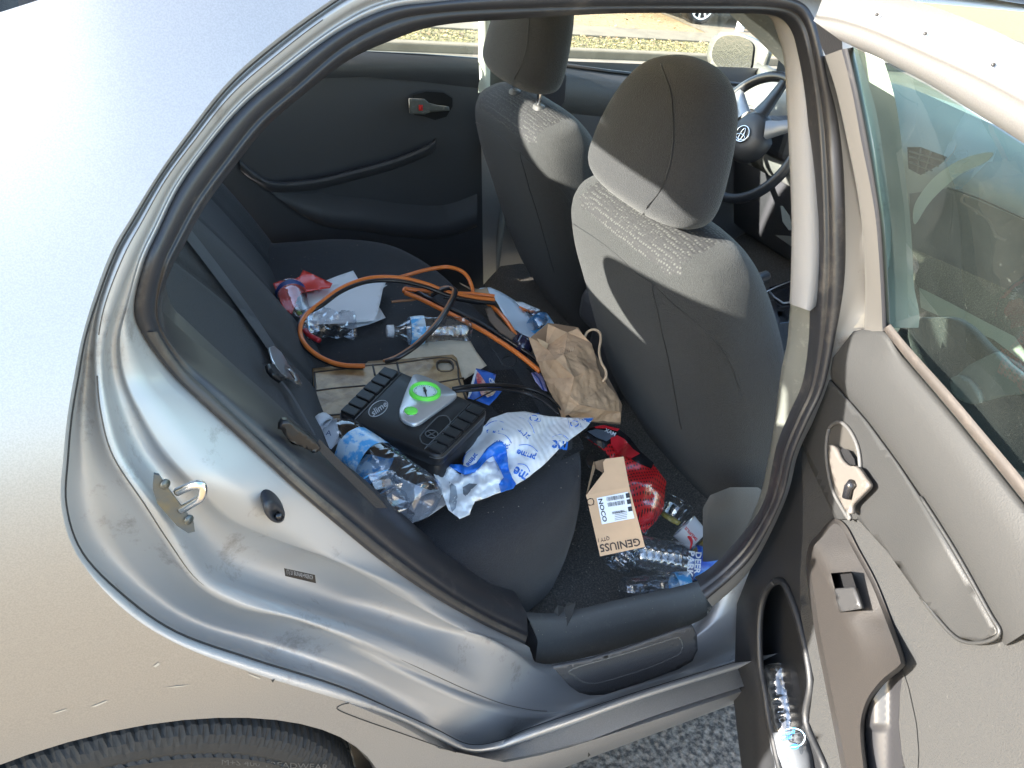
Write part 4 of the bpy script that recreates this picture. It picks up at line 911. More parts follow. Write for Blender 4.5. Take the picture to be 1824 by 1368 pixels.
sheet('seat_bolster',cr([(1627,573),(1660,566),(1700,567),(1730,583),(1755,608),(1772,625),(1850,690),(1880,840),(1760,800),(1640,640)],4,True),lambda x,y:at(x,y,x=1.35),FABS,fs,step=14,dn=1,thick=.02)
sheet('recliner_cover',[(1705,672),(1730,650),(1776,627),(1800,650),(1850,690),(1850,700),(1800,703),(1750,716),(1720,700)],lambda x,y:at(x,y,x=1.30),TRIML,fs,step=10,thick=.015)
sheet('recliner_lever',cr([(1696,680),(1702,670),(1716,670),(1732,680),(1747,700),(1748,716),(1736,719),(1715,712),(1702,700)],3,True),lambda x,y:at(x,y,x=1.28),TRIML,fs,step=8,dn=1,thick=.012)
# front floor, plus a pale strip painted as a sunlit band
fl=part('front_floor',CAR)
sheet('floor_mat',[(1620,440),(1900,560),(1950,700),(1628,560)],X(1.85),CARP,fl,step=30)
sheet('painted_sun_strip',[(1637,512),(1640,548),(1700,575),(1770,605),(1830,650),(1830,632),(1808,600),(1750,570),(1690,538),(1650,518)],X(1.80),mat('painted_sun_tone',(.22,.24,.2),.7),fl,step=14)

# ================================================================= PARKED CAR ON THE DRIVEWAY
PC=thing('parked_car','dark parked car on the driveway behind the left wing mirror','car')
DKP=mat('dark_paint',(.02,.022,.025),.25,.4,coat=.8)
sil=[(-2.1,.25),(-2.25,.5),(-2.2,.85),(-1.6,.98),(-1.1,1.38),(.4,1.42),(1.1,1.0),(2.0,.88),(2.25,.6),(2.15,.25)]
WX,WY=8.05,9.75
def pcp(u_,y_,z_): return V((8.06+.75*u_,8.45+.75*y_,.75*z_+.085))
rows=[[pcp(u_*s,y_,z_ if s==1 else z_*.97+.01) for u_,z_ in cr(sil,4)] for y_,s in ((.0,.985),(.04,1),(1.7,1),(1.75,.985))]
loft('body',rows,DKP,PC,caps=True)
for yy in (-.004,):
    vs_,fs_2=fill2d([(-1.5,.95),(-1.05,1.30),(.35,1.34),(.95,1.0)],.3); mesh('side_glass',[pcp(p.x,yy,p.y) for p in vs_],fs_2,GLOSSBLK,PC)
for k,cxw in enumerate((-1.35,1.35)):
    wv_=part('wheel',PC)
    def cw(r,a,y): return pcp(cxw+r*math.cos(a),y,.32+r*math.sin(a))
    prf=[(.33,.2),(.335,.03),(.325,.005),(.30,-.02),(.245,-.025),(.235,.0)]
    loft('tyre',[[cw(r,2*math.pi*i/40,y) for r,y in prf] for i in range(41)],TY,wv_)
    loft('rim_barrel',[[cw(r,2*math.pi*i/40,y) for r,y in ((.24,-.012),(.225,-.015),(.215,.05),(.0,.06))] for i in range(41)],BLK,wv_)
    sp_=[]
    for i in range(10):
        a=2*math.pi*i/10+.2; sp_.append(([cw(.03,a-.35,.0),cw(.225,a-.10,-.012),cw(.225,a+.10,-.012),cw(.03,a+.35,.0)],[(0,1,2,3)]))
    ring_=loftd([[cw(.245,2*math.pi*i/40,-.028) for i in range(40)],[cw(.22,2*math.pi*i/40,-.018) for i in range(40)]],True)
    v,f=join(sp_+[ring_]); mesh('rim',v,f,mat('bright_alloy',(.75,.74,.70),.35,.3),wv_,smooth=False)
# white downpipe / post beside the parked car
gpst=box('garage_post',7.42,7.50,8.08,8.16,.08,2.2,mat('white_paint',(.75,.76,.74),.6),bev=.01); tag(gpst,'white post standing on the driveway in front of the dark car','post')

# ================================================================= RUBBISH ON THE BENCH
def Z(z): return lambda px,py: at(px,py,z=z)
def cush(px,py,o=0): return toward(Fcu(px,py),o)
CLR=glassmat('clear_plastic',(.93,.95,.97),1.0,.015,2.05,bump=.15,bscale=35,haze=.008,hazecol=(.7,.75,.8))
CLR2=glassmat('crumpled_clear_plastic',(.92,.94,.97),1.0,.015,2.15,bump=.35,bscale=45,haze=.010,hazecol=(.7,.75,.8))
LBL=mat('label_blue',(.10,.45,.85),.35,col2=(.65,.80,.92),vscale=45,lo=.45,hi=.55,coat=.3)
LBW=mat('label_white',(.72,.75,.78),.4,coat=.3)
NAVY=mat('navy_print',(.01,.04,.20),.5)
BLUE=mat('blue_print',(.02,.16,.62),.5)
CAPW=mat('white_cap',(.75,.76,.78),.4)
def bottle(name,label,a,b,r,cat='bottle',group='empty water bottles',cap=True,crumple=0,ribs=5,lab=(.28,.47),labmat=LBL,seed=0,neck=.18,small=True,mat_=CLR,twist=0,squash=1.0,up_=None,labtxt=None):
    """a = cap end, b = base end"""
    T=thing(name,label,cat,a,group); ax=(b-a); Ln=ax.length; t=ax.normalized()
    u=t.cross(up_ or V((0,0,1))).normalized(); v=u.cross(t)
    prof=[(0.0,.36),(.045,.37),(.05,.44),(.065,.44),(.07,.36),(neck*.7,.42),(neck,.62),(neck+.06,.86),(neck+.1,.98),(lab[0]-.01,1.0),(lab[0],.965),(lab[1],.965),(lab[1]+.01,1.0)]
    s0=lab[1]+.03; s1=.93; nr=ribs
    for k in range(nr):
        c0=s0+(s1-s0)*k/nr; w_=(s1-s0)/nr
        prof+=[(c0+w_*.2,.968),(c0+w_*.5,1.0),(c0+w_*.9,1.0)]
    prof+=[(.955,.97),(.985,.86),(1.0,.66),(.99,.3),(.965,.01)]
    N=40 if crumple<1.2 else 17
    def P(s,rr,k,extra=0):
        a_=2*math.pi*k/N; q=r*rr
        if crumple:
            w_=min(1,max(0,(s-.12)/.25)) if crumple<2 else 1
            q*=1+w_*crumple*.22*noise.noise(V((math.cos(a_)*1.6+seed,math.sin(a_)*1.6,s*7+seed)))+w_*crumple*.08*noise.noise(V((math.cos(a_)*4+seed,math.sin(a_)*4,s*19)))
        c=a+t*(Ln*s)
        if crumple: c=c+u*(crumple*.18*r*noise.noise(V((s*4,seed,1.2))))*min(1,s*3)+v*(crumple*.18*r*noise.noise(V((s*4,seed,7.2))))*min(1,s*3)
        return c+(u*math.cos(a_)+v*math.sin(a_)*squash)*(q+extra)
    rows=[[P(s,rr,k) for k in range(N)] for s,rr in prof]
    loft('bottle_body',rows,mat_,T,closed=True,smooth=crumple<1.2)
    loft('label',[[P(lerp(lab[0],lab[1],i/5),.965,k,.0009) for k in range(N)] for i in range(6)],labmat,T,closed=True)
    if labtxt:
        for (s_txt,k0,k1,sa,sb,mt) in labtxt:
            vs_,fs2=textd(s_txt,.01)
            PP=[P(lerp(sa,sb,vv),.965,lerp(k0,k1,uu),.0016) for uu,vv in vs_]
            mesh('label_print',PP,fs2,mt,T,smooth=False)
    if cap:
        rows=[[a+t*(Ln*s)+(u*math.cos(2*math.pi*k/30)+v*math.sin(2*math.pi*k/30))*(r*rr*(1+(.03 if k%2 else 0))) for k in range(30)] for s,rr in ((-.02,.01),(-.022,.38),(-.012,.43),(.06,.44),(.062,.36))]
        loft('cap',rows,CAPW,T,closed=True)
    return T
# the centre bottle with white cap and light blue label
bottle('water_bottle','clear water bottle with white cap and light blue label, lying by the cable loop mid-bench',at(692,590,z=.60),at(838,588,z=.598),.031,cap=True,crumple=.5,ribs=6,lab=(.25,.42),seed=3)
bottle('crumpled_bottle','crushed capless clear bottle on the white paper inside the cable loop',at(541,578,z=.60),at(632,575,z=.59),.030,crumple=2,ribs=3,cap=False,lab=(.02,.05),seed=8,mat_=CLR2,neck=.02)
bottle('large_bottle','big clear bottle with bright blue label between the belt and the black inflator',at(573,752,z=.62),at(762,898,z=.62),.040,crumple=.35,ribs=7,lab=(.33,.53),seed=5,mat_=CLR,neck=.12,labtxt=[('ABC DEFG HIJ',2,14,.36,.39,NAVY),('MNOP QRS TUV',2,14,.41,.435,NAVY),('KLM NOP RST',2,14,.455,.48,NAVY)] if False else None)
bottle('crumpled_bottle','badly crushed clear bottle at the bench edge below the big blue-labelled one',at(668,862,z=.625),at(704,935,z=.60),.036,crumple=2,ribs=3,cap=False,lab=(.02,.04),seed=21,mat_=CLR2,neck=.02)
bottle('small_bottle','small upright bottle with bright blue label behind the paper bag',at(945,553,z=.60),at(985,615,z=.50),.030,cap=False,crumple=.3,ribs=4,lab=(.30,.62),seed=2)
jar=bottle('candy_jar','clear squat bottle with dark blue band lying against the backrest by the red bag',at(512,505,z=.60),at(540,583,z=.575),.034,cap=False,crumple=.2,ribs=2,lab=(.2,.3),labmat=NAVY,seed=11,neck=.06,cat='bottle',group=None)
for k in range(5):
    c=at(520+k*4,540+k*7,z=.583); v_,f_=tubed([c,c+V((.006,.002,.004))],.007,8)
    mesh('sweet',v_,f_,mat(('sweet_green','sweet_red','sweet_white')[k%3],((.3,.5,.1),(.6,.12,.1),(.8,.8,.8))[k%3],.4),jar)
lid=thing('round_lid','round clear plastic lid half hidden under the front edge of the inflator','lid')
loft('lid_disc',[[at(700,818,z=.58)+V((math.cos(2*math.pi*k/40),math.sin(2*math.pi*k/40),0))*r_+V((0,0,z_)) for k in range(40)] for r_,z_ in ((.036,-.004),(.037,.0),(.034,.004),(.03,.002),(.001,.002))],CLR2,lid,closed=True)
# papers
def paper(name,label,poly,F,ma,amp=.004,sc=9,seed=0,step=10,cat='paper',group=None,th=.0006,off=0):
    o=sheet(name,poly,F,ma,None,step=step,off=off,relief=lambda x,y:amp*noise.noise(V((x/100*sc/3+seed,y/100*sc/3,seed))),thick=th); return tag(o,label,cat,group)
paper('paper_sheet','white sheet of paper with a curled right edge under the crushed bottle',[(534,522),(600,507),(688,502),(682,515),(677,540),(669,571),(628,575),(590,577),(548,578),(540,560)],Z(.582),WHITE,.006,4,1)
paper('paper_sheet','second white sheet showing its pointed corner behind the first',[(575,502),(600,492),(629,482),(638,497),(690,508),(640,540),(590,530)],Z(.576),WHITE,.004,4,2)
paper('paper_sheet','lowest white sheet with one corner poking out right of the curled sheet',[(660,545),(676,548),(687,566),(660,577),(625,586),(600,580),(620,560)],Z(.566),WHITE,.003,4,3)
paper('paper_sheet','white paper square under the large bottle in front of the inflator',[(676,818),(700,815),(755,810),(768,845),(788,885),(770,912),(730,915),(690,890)],Z(.574),WHITE,.004,4,4)
pl2=paper('white_bag','white plastic bag corner printed with a small triangle, left of the inflator',[(561,765),(572,752),(600,745),(604,775),(600,790),(590,800),(572,790)],Z(.628),mat('white_film',(.75,.77,.82),.35),.005,6,5,cat='bag')
text('bag_print','A',(580,775),(590,776),(581,766),Z(.632),NAVY,pl2)
pl3=paper('padded_envelope','pale grey paper envelope with a round black mark under the crushed edge bottle',[(700,935),(712,905),(760,880),(795,870),(800,895),(760,922),(715,938)],Z(.575),mat('pale_paper',(.6,.58,.58),.8),.003,4,6,cat='bag')
sheet('round_mark',cr([(702,925),(710,918),(719,919),(721,928),(714,936),(704,935)],3,True),Z(.580),BLK,pl3,step=6,dn=1)
NAP=mat('tan_napkin',(.68,.60,.46),.9,bump=.4,bscale=90,var=.06,vscale=20)
paper('paper_napkin','tan paper napkin spread under the centre bottle, right of the brown case',[(700,645),(712,636),(750,612),(800,606),(838,608),(848,626),(867,651),(846,664),(824,678),(806,690),(760,680)],Z(.578),NAP,.008,6,7,cat='napkin')
# red sweet bag
REDF=mat('red_foil',(.85,.06,.04),.25,coat=.4,bump=.6,bscale=35,dust=((.75,.45,.1),28,.62,.8))
paper('snack_bag','shiny crumpled red foil bag lying against the backrest',[(486,505),(500,500),(520,500),(533,493),(540,481),(552,486),(565,492),(592,505),(588,513),(560,517),(538,522),(530,530),(520,560),(505,550)],Z(.60),REDF,.028,9,9,step=6,cat='bag')
# brown case
LTH=mat('brown_leatherette',(.30,.185,.08),.42,bump=1,bscale=42,kind='crack',col2=(.56,.39,.20),vscale=16,coat=.15)
LTD=mat('brown_leatherette_edge',(.04,.026,.016),.5)
cs_=thing('leather_case','worn brown faux leather folding case with cracked panels under the inflator','case')
def casez(px,py): return at(px,py,z=.586-.006*((px-690)/140)**2)
co=[(557,660),(600,655),(640,651),(652,651),(656,647),(707,644),(760,639),(806,635),(813,641),(822,675),(832,712),(800,750),(700,760),(620,752),(562,753)]
hole=[(778,648),(785,643),(800,643),(806,649),(807,658),(800,663),(785,663),(779,658)]
sheet('case_panel',co,casez,LTH,cs_,step=12,thick=.010,holes=[hole],dn=3)
for path in ([(560,664),(640,655),(655,652),(706,648),(803,639),(818,680),(830,712)],[(560,664),(564,735),(565,752)],[(561,697),(600,692),(660,687),(700,684)],[(664,650),(668,670)],[(707,646),(716,690)],[(770,684),(826,674)],[(563,742),(620,738)]):
    tube('stitched_edge',[toward(casez(*p),.0075) for p in cr(path,4)],.0026,LTD,cs_,n=6)
tube('hole_rim',[toward(casez(*p),.0055) for p in cr(hole,3,True)+[hole[0]]],.0028,LTD,cs_,n=6)
sheet('hole_floor',hole,lambda x,y:casez(x,y)-V((0,0,.012)),mat('rust_brown',(.09,.04,.025),.6),cs_,step=8)
# ---- tyre inflator
INF=thing('tyre_inflator','black tyre inflator with silver gauge plate and bright green dial ring','air compressor')
zt=.652
c4=[at(*p,z=zt) for p in ((599,737),(686,650),(872,728),(784,816))]
def Fi(px,py): return at(px,py,z=zt)
def inpoly(cs,k,z): 
    c=sum(cs,V((0,0,0)))/4; return [c+(p-c)*k for p in cs]
def roundq(cs,r_,z,k=1):
    c=sum(cs,V((0,0,0)))/4; out=[]
    for i,p in enumerate(cs):
        a_,b_=cs[i-1],cs[(i+1)%4]
        p1=p+(a_-p).normalized()*r_; p2=p+(b_-p).normalized()*r_
        for t in (0,.25,.5,.75,1):
            q=p1*(1-t)**2+p*2*t*(1-t)+p2*t*t; q=c+(q-c)*k; out.append(V((q.x,q.y,z)))
    return out
rows=[roundq(c4,.02,z,k) for z,k in ((.555,.93),(.565,.97),(.60,.985),(.625,.99),(.627,.98),(.630,.98),(.632,1.0),(.645,1.0),(.651,.985),(zt,.965),(zt,.5),(zt,.02))]
loft('casing',rows,BLK,INF,closed=True)
def bil(u_,v_): # u along left->back... corners: 0 left,1 back,2 right,3 front ; u: 0->1 edge, v: 0->3 edge
    P=[(599,737),(686,650),(872,728),(784,816)]
    x=(1-u_)*(1-v_)*P[0][0]+u_*(1-v_)*P[1][0]+u_*v_*P[2][0]+(1-u_)*v_*P[3][0]
    y=(1-u_)*(1-v_)*P[0][1]+u_*(1-v_)*P[1][1]+u_*v_*P[2][1]+(1-u_)*v_*P[3][1]; return (x,y)
for side,(v0,v1) in enumerate(((.015,.15),(.85,.985))):
    for k in range(6):
        u0_,u1_=.05+.155*k,.05+.155*k+.13
        q=[Fi(*bil(*w_)) for w_ in ((u0_,v0),(u1_,v0),(u1_,v1),(u0_,v1))]
        v_,f_=boxd(q[0],q[1]-q[0],q[3]-q[0],V((0,0,.004))); mesh('grip_rib',v_,f_,BLK,INF,smooth=False,bev=.002)
for v0 in (.165,.835):
    tube('case_ridge',[Fi(*bil(u_,v0))+V((0,0,.001)) for u_ in (.03,.5,.97)],.0012,mat('grey_line',(.09,.09,.09),.4),INF,n=6)
tube('rim_line',[p+V((0,0,.0)) for p in roundq(c4,.02,.6455,.999)],.0009,mat('grey_line',(.09,.09,.09),.4),INF,n=5)
PLT=mat('inflator_silver',(.60,.61,.62),.35,.6,coat=.3)
def z3(P): return [(540+.234*x,620+.234*y) for x,y in P]
plt_=cr(z3([(850,215),(920,228),(1040,280),(1166,358),(1130,415),(1060,465),(970,530),(880,590),(820,596),(752,562),(728,505),(755,410),(820,250)]),3,True)
pc3=[Fi(*p) for p in plt_]; cc3=sum(pc3,V((0,0,0)))/len(pc3)
loft('gauge_plate',[[p for p in pc3],[p+V((0,0,.004)) for p in pc3],[cc3+(p-cc3)*.96+V((0,0,.0065)) for p in pc3],[cc3+(p-cc3)*.02+V((0,0,.0095)) for p in pc3]],PLT,INF,closed=True)
zz=V((0,0,.0105))
gc=Fi(*z3([(925,368)])[0]); ga=Fi(*z3([(1043,368)])[0])-gc; gr=ga.length
GRN=mat('lime_plastic',(.20,.95,.10),.4)
e1=V((1,0,0));e2=V((0,1,0))
def disc(c,r_,n=48): return [c+(e1*math.cos(2*math.pi*k/n)+e2*math.sin(2*math.pi*k/n))*r_ for k in range(n)]
GR=gr*1.0
loft('dial_ring',[disc(gc+V((0,0,.004)),GR*1.03),disc(gc+V((0,0,.013)),GR),disc(gc+V((0,0,.0155)),GR*.93),disc(gc+V((0,0,.0145)),GR*.80),disc(gc+V((0,0,.010)),GR*.78)],GRN,INF,closed=True)
dface=mat('dial_face',(.80,.90,.95),.4)
dl=loft('dial_face',[disc(gc+V((0,0,.0105)),GR*.79),disc(gc+V((0,0,.0105)),.0005)],dface,INF,closed=True)
tick=[]
for k in range(25):
    a_=R(-50+k*280/24); d_=e1*math.cos(a_)+e2*math.sin(a_); n2=e1*-math.sin(a_)+e2*math.cos(a_); r0=GR*(.58 if k%4==0 else .64); w2=.0006
    tick.append(([gc+V((0,0,.0112))+d_*r0-n2*w2,gc+V((0,0,.0112))+d_*GR*.70-n2*w2,gc+V((0,0,.0112))+d_*GR*.70+n2*w2,gc+V((0,0,.0112))+d_*r0+n2*w2],[(0,1,2,3)]))
v_,f_=join(tick); mesh('dial_marks',v_,f_,NAVY,dl,smooth=False)
nd0,nd1=Fi(*z3([(918,345)])[0]),Fi(*z3([(938,418)])[0]); nd0.z=nd1.z=gc.z+.012
mesh('needle',*tubed([nd0,(nd0+nd1)/2,nd1],.0013,6,True,lambda t:.0022*(1-t)+.0004),BLK,dl)
tube('needle_hub',[gc+V((0,0,.0115)),gc+V((0,0,.0135))],.003,BLK,dl,n=12)
bc=Fi(*z3([(820,505)])[0])+V((0,0,.007))
loft('start_button',[disc(bc-V((0,0,.003)),.0115),disc(bc+V((0,0,.001)),.0115),disc(bc+V((0,0,.003)),.0095),disc(bc+V((0,0,.0035)),.0003)],GRN,INF,closed=True)
tube('button_bezel',disc(bc-V((0,0,.0005)),.0128)+[disc(bc-V((0,0,.0005)),.0128)[0]],.0013,CHROME,INF,n=6)
rs=cr(z3([(a_-35,b_-6) for a_,b_ in [(1085,525),(1130,530),(1155,570),(1135,610),(1060,710),(1010,745),(950,738),(925,700),(940,660),(1040,550)]]),3,True)
sheet('nozzle_recess',rs,Fi,mat('matte_black',(.006,.006,.006),.9),INF,step=6,off=.0012,dn=1)
tube('recess_rim',[Fi(*p)+V((0,0,.001)) for p in rs+[rs[0]]],.0012,mat('grey_line',(.09,.09,.09),.4),INF,n=5)
xc=Fi(*z3([(977,661)])[0])+V((0,0,.002)); GL_=mat('grey_line',(.09,.09,.09),.4)
tube('nozzle_ring',disc(xc,.0105,24)+[disc(xc,.0105,24)[0]],.0012,GL_,INF,n=5)
tube('nozzle_cross',[xc-V((.009,.004,0)),xc+V((.009,.004,0))],.001,GL_,INF,n=5); tube('nozzle_cross',[xc-V((-.004,.009,0)),xc+V((-.004,.009,0))],.001,GL_,INF,n=5)
LG=mat('logo_grey',(.42,.42,.43),.5)
lo=[(540+.234*(571+math.cos(t)*82*math.cos(-.62)-math.sin(t)*48*math.sin(-.62)),620+.234*(462+math.cos(t)*82*math.sin(-.62)+math.sin(t)*48*math.cos(-.62))) for t in [2*math.pi*k/40 for k in range(41)]]
tube('logo_oval',[Fi(*p)+V((0,0,.0006)) for p in lo],.0009,LG,INF,n=5)
text('logo_lettering','slime',*z3([(535,520),(645,437),(512,478)]),Fi,LG,INF,off=.0008,bold=.02)
# air hose and thin lead
hs=thing('air_hose','black twin hose running from the inflator over the bench to the paper bag','hose')
tube('hose',[at(*p[:2],z=p[2]) for p in cr([(806,693,.655),(830,689,.655),(880,686,.62),(930,690,.59),(970,703,.585),(1000,727,.58),(1020,755,.57)],8)],.0042,BLK,hs)
tube('hose_lower',[at(*p[:2],z=p[2]) for p in cr([(810,697,.65),(840,695,.65),(885,693,.61),(930,699,.585),(965,713,.58),(995,738,.575)],8)],.0032,RUB,hs)
tube('thin_lead',[at(*p[:2],z=p[2]) for p in cr([(845,713,.65),(870,700,.61),(890,692,.6),(915,688,.59)],6)],.0013,BLK,hs,n=6)
# ---- jumper cables
JC=thing('jumper_cables','orange and black jumper cables coiled loosely across the bench','jumper cables')
ORG=mat('orange_cable',(.80,.20,.035),.35,coat=.3); BKC=mat('black_cable',(.015,.015,.018),.28,coat=.3)
def cable(name,P,ma,r_=.0048,dz=0,dx=0,dy=0): return tube(name,[at(p[0]+dx,p[1]+dy,z=p[2]+dz) for p in cr(P,8)],r_,ma,JC,n=10)
loop=[(881,534,.60),(850,531,.605),(801,521,.62),(757,505,.64),(713,495,.655),(669,494,.66),(636,501,.66),(603,516,.655),(573,538,.645),(549,557,.635),(537,575,.628),(535,595,.62),(544,614,.615),(564,632,.605),(590,645,.60),(617,651,.598),(650,652,.60)]
cable('orange_cable',loop,ORG); 
cable('black_cable',[(x+(-3 if y>540 else 0),y+(6 if y<540 else 2),z-.004) for x,y,z in loop],BKC)
up_l=[(713,494,.64),(750,483,.635),(780,477,.63),(801,476,.63),(822,483,.62),(834,495,.61),(841,512,.60),(842,522,.59)]
cable('orange_cable',up_l,ORG); 
bl_=[(687,645,.61),(713,635,.625),(746,612,.64),(779,578,.65),(801,545,.65),(811,524,.645),(809,515,.64),(797,513,.635),(783,518,.625),(769,526,.61)]
cable('black_cable',bl_,BKC,.0052); cable('copper_cable',[(x-4,y-2,z+.001) for x,y,z in bl_],mat('copper_brown',(.38,.16,.06),.4,coat=.2),.003)
dn_=[(722,522,.60),(750,533,.60),(800,558,.60),(850,584,.60),(882,603,.60),(925,632,.60),(962,662,.59)]
cable('orange_cable',dn_,ORG,.0055); cable('black_cable',[(724,511,.60),(745,521,.60),(779,539,.60),(850,573,.60),(895,600,.60),(947,634,.59),(965,650,.58)],BKC,.0052)
cable('orange_cable',[(720,520,.602),(722,514,.606),(735,516,.605),(801,522,.60),(845,524,.6),(881,528,.6)],ORG,.005)
cable('black_cable',[(790,529,.595),(814,533,.592),(850,539,.592),(882,539,.592)],BKC,.0045)
cable('orange_cable',[(868,540,.585),(885,553,.58),(903,573,.58),(914,590,.575),(922,602,.57)],ORG,.005)
cable('orange_cable',[(925,548,.56),(940,552,.56),(955,558,.55)],ORG,.005)
cable('copper_cable',[(697,538,.585),(712,536,.588),(735,534,.59),(775,524,.59)],MT['copper_brown'],.003)
tube('clamp_handle',[at(*p,z=.60) for p in cr([(543,588),(551,597),(560,602),(569,607)],4)],.0055,mat('red_rubber',(.55,.03,.04),.35),JC)
# ---- cloth / film and bits at the far front edge
FILM=mat('white_blue_film',(.70,.80,.90),.45,coat=.2,bump=.3,bscale=30)
paper('plastic_film','crinkled pale blue white film draped off the cushion front beside the small bottle',[(846,518),(856,513),(873,512),(892,520),(917,535),(936,555),(950,580),(958,599),(945,603),(932,597),(910,582),(897,560),(885,538),(870,520)],lambda x,y:at(x,y,z=.59-.0006*max(0,x-880)),FILM,.010,8,12,step=7,cat='plastic film')
paper('white_card','thin white card edge sticking up behind the small blue bottle',[(918,537),(930,538),(962,552),(960,554),(940,551),(926,545)],Z(.57),LBW,.001,3,13,step=6,cat='card')
TAN=mat('tan_paper',(.42,.31,.2),.8)
paper('paper_strip','folded tan paper strip curling under the orange cable',[(818,503),(840,514),(856,515),(868,512),(872,525),(860,527),(845,520),(822,507)],Z(.592),TAN,.008,8,14,step=5,cat='paper strip')
paper('kraft_strip','twisted brown paper strip running down to the paper bag beside the cables',[(864,549),(874,545),(884,563),(905,585),(920,597),(912,606),(890,592),(872,572)],Z(.585),mat('brown_paper_dark',(.20,.14,.10),.8),.01,8,15,step=5,cat='paper strip')
tube_=tube('lens_cap',[at(920,610,z=.60),at(940,620,z=.585)],.022,mat('dark_navy_plastic',(.02,.02,.05),.2,coat=.3),None,n=24); tag(tube_,'dark navy round bottle top between the cables and the paper bag','bottle cap')
o=paper('purple_wrapper','violet plastic wrapper with a black line under the left side of the paper bag',[(946,664),(960,662),(968,672),(975,697),(966,694),(954,680)],Z(.585),mat('violet_film',(.25,.23,.42),.35),.004,8,16,step=6,cat='wrapper')
tube('wrapper_line',[toward(at(*p,z=.585),.003) for p in ((950,664),(960,675),(968,694))],.0016,NAVY,o,n=5)
wr=tube('wire_ring',[at(*p,z=.578) for p in cr([(868,600),(874,615),(885,632),(893,645),(900,651),(912,653),(919,646),(918,637),(910,634),(898,637),(892,643),(897,652)],6)],.0011,mat('dark_wire',(.06,.06,.06),.3,.8),None,n=6); tag(wr,'thin dark wire loop lying on the seat left of the paper bag','wire')
# ---- snack packet
SNB=mat('snack_blue',(.02,.14,.60),.3,coat=.4,bump=.3,bscale=40)
sn=paper('snack_packet','small blue snack packet with red and white picture beside the napkin',[(848,656),(866,661),(884,667),(879,683),(889,688),(897,693),(885,708),(871,722),(850,714),(833,709),(840,682)],Z(.59),SNB,.006,8,17,step=6,cat='packet')
sheet('packet_picture',[(850,661),(856,668),(864,680),(868,690),(866,702),(858,706),(852,690),(848,672)],Z(.595),mat('snack_red',(.6,.04,.06),.35,col2=(.75,.55,.5),vscale=60,coat=.3),sn,step=6)
sheet('packet_flash',[(864,690),(872,694),(884,696),(878,704),(868,708),(862,700)],Z(.5955),mat('snack_cream',(.7,.6,.45),.4,col2=(.3,.12,.06),vscale=90),sn,step=5)
sheet('packet_edge',[(847,658),(850,660),(840,700),(836,708),(833,708),(839,684)],Z(.5955),LBW,sn,step=5)
text('packet_lettering','Oh',(872,683),(882,686),(870,672),Z(.596),LBW,sn,bold=.04)
# ---- kraft paper bag
KR=mat('kraft_paper',(.47,.31,.19),.85,bump=.35,bscale=70,var=.05,vscale=30)
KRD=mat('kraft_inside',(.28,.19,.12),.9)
BG=thing('paper_bag','crumpled brown kraft paper bag with twisted handle leaning on the front seat','bag')
# folded facets: picture points with heights
bp=[(941,599,.66),(956,607,.655),(971,618,.65),(976,577,.69),(990,583,.69),(1011,592,.68),(1028,585,.69),(1053,612,.67),(1063,640,.65),(1068,669,.63),(1080,684,.61),(1103,713,.58),(1106,735,.56),(1105,752,.53),(1060,750,.55),(1004,745,.565),(987,713,.585),(969,674,.61),(956,643,.63),
    (1004,632,.68),(1022,672,.66),(1015,705,.635),(1062,728,.60),(1040,665,.65),(990,640,.675),(1030,720,.62)]
from mathutils.geometry import delaunay_2d_cdt as _d
n_out=19
sub_v=[V((p[0],p[1])) for p in bp]; r=_d(sub_v,[(i,(i+1)%n_out) for i in range(n_out)],[],1,1e-6)
def bz(px,py):
    return 0
P3=[]
tri=r[2]; vin=[bp[i[0]] if i else None for i in r[3]]
P3=[at(p[0],p[1],z=p[2]) for p in [(vin[i] if vin[i] else (r[0][i].x,r[0][i].y,.62)) for i in range(len(r[0]))]]
o=mesh('bag_front',P3,[tuple(t) for t in tri],KR,BG,smooth=False)
s_=o.modifiers.new('s','SUBSURF'); s_.subdivision_type='SIMPLE'; s_.levels=s_.render_levels=4
tx=bpy.data.textures.new('crinkle','CLOUDS'); tx.noise_scale=.035; d_=o.modifiers.new('d','DISPLACE'); d_.texture=tx; d_.strength=.012; d_.mid_level=.5
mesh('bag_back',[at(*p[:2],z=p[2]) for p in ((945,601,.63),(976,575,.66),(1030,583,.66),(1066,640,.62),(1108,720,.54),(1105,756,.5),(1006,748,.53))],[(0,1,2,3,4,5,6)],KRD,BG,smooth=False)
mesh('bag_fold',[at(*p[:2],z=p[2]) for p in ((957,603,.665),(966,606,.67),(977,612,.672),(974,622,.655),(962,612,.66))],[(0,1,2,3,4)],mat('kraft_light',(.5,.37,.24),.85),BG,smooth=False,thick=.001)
tube('handle',[at(*p[:2],z=p[2]) for p in cr([(1041,604,.67),(1046,592,.68),(1057,587,.69),(1068,592,.69),(1070,605,.685),(1067,625,.67),(1071,645,.66),(1079,660,.65),(1079,672,.64),(1073,680,.63)],6)],.0026,mat('twine',(.45,.33,.22),.8,bump=.6,bscale=400),BG,n=8)
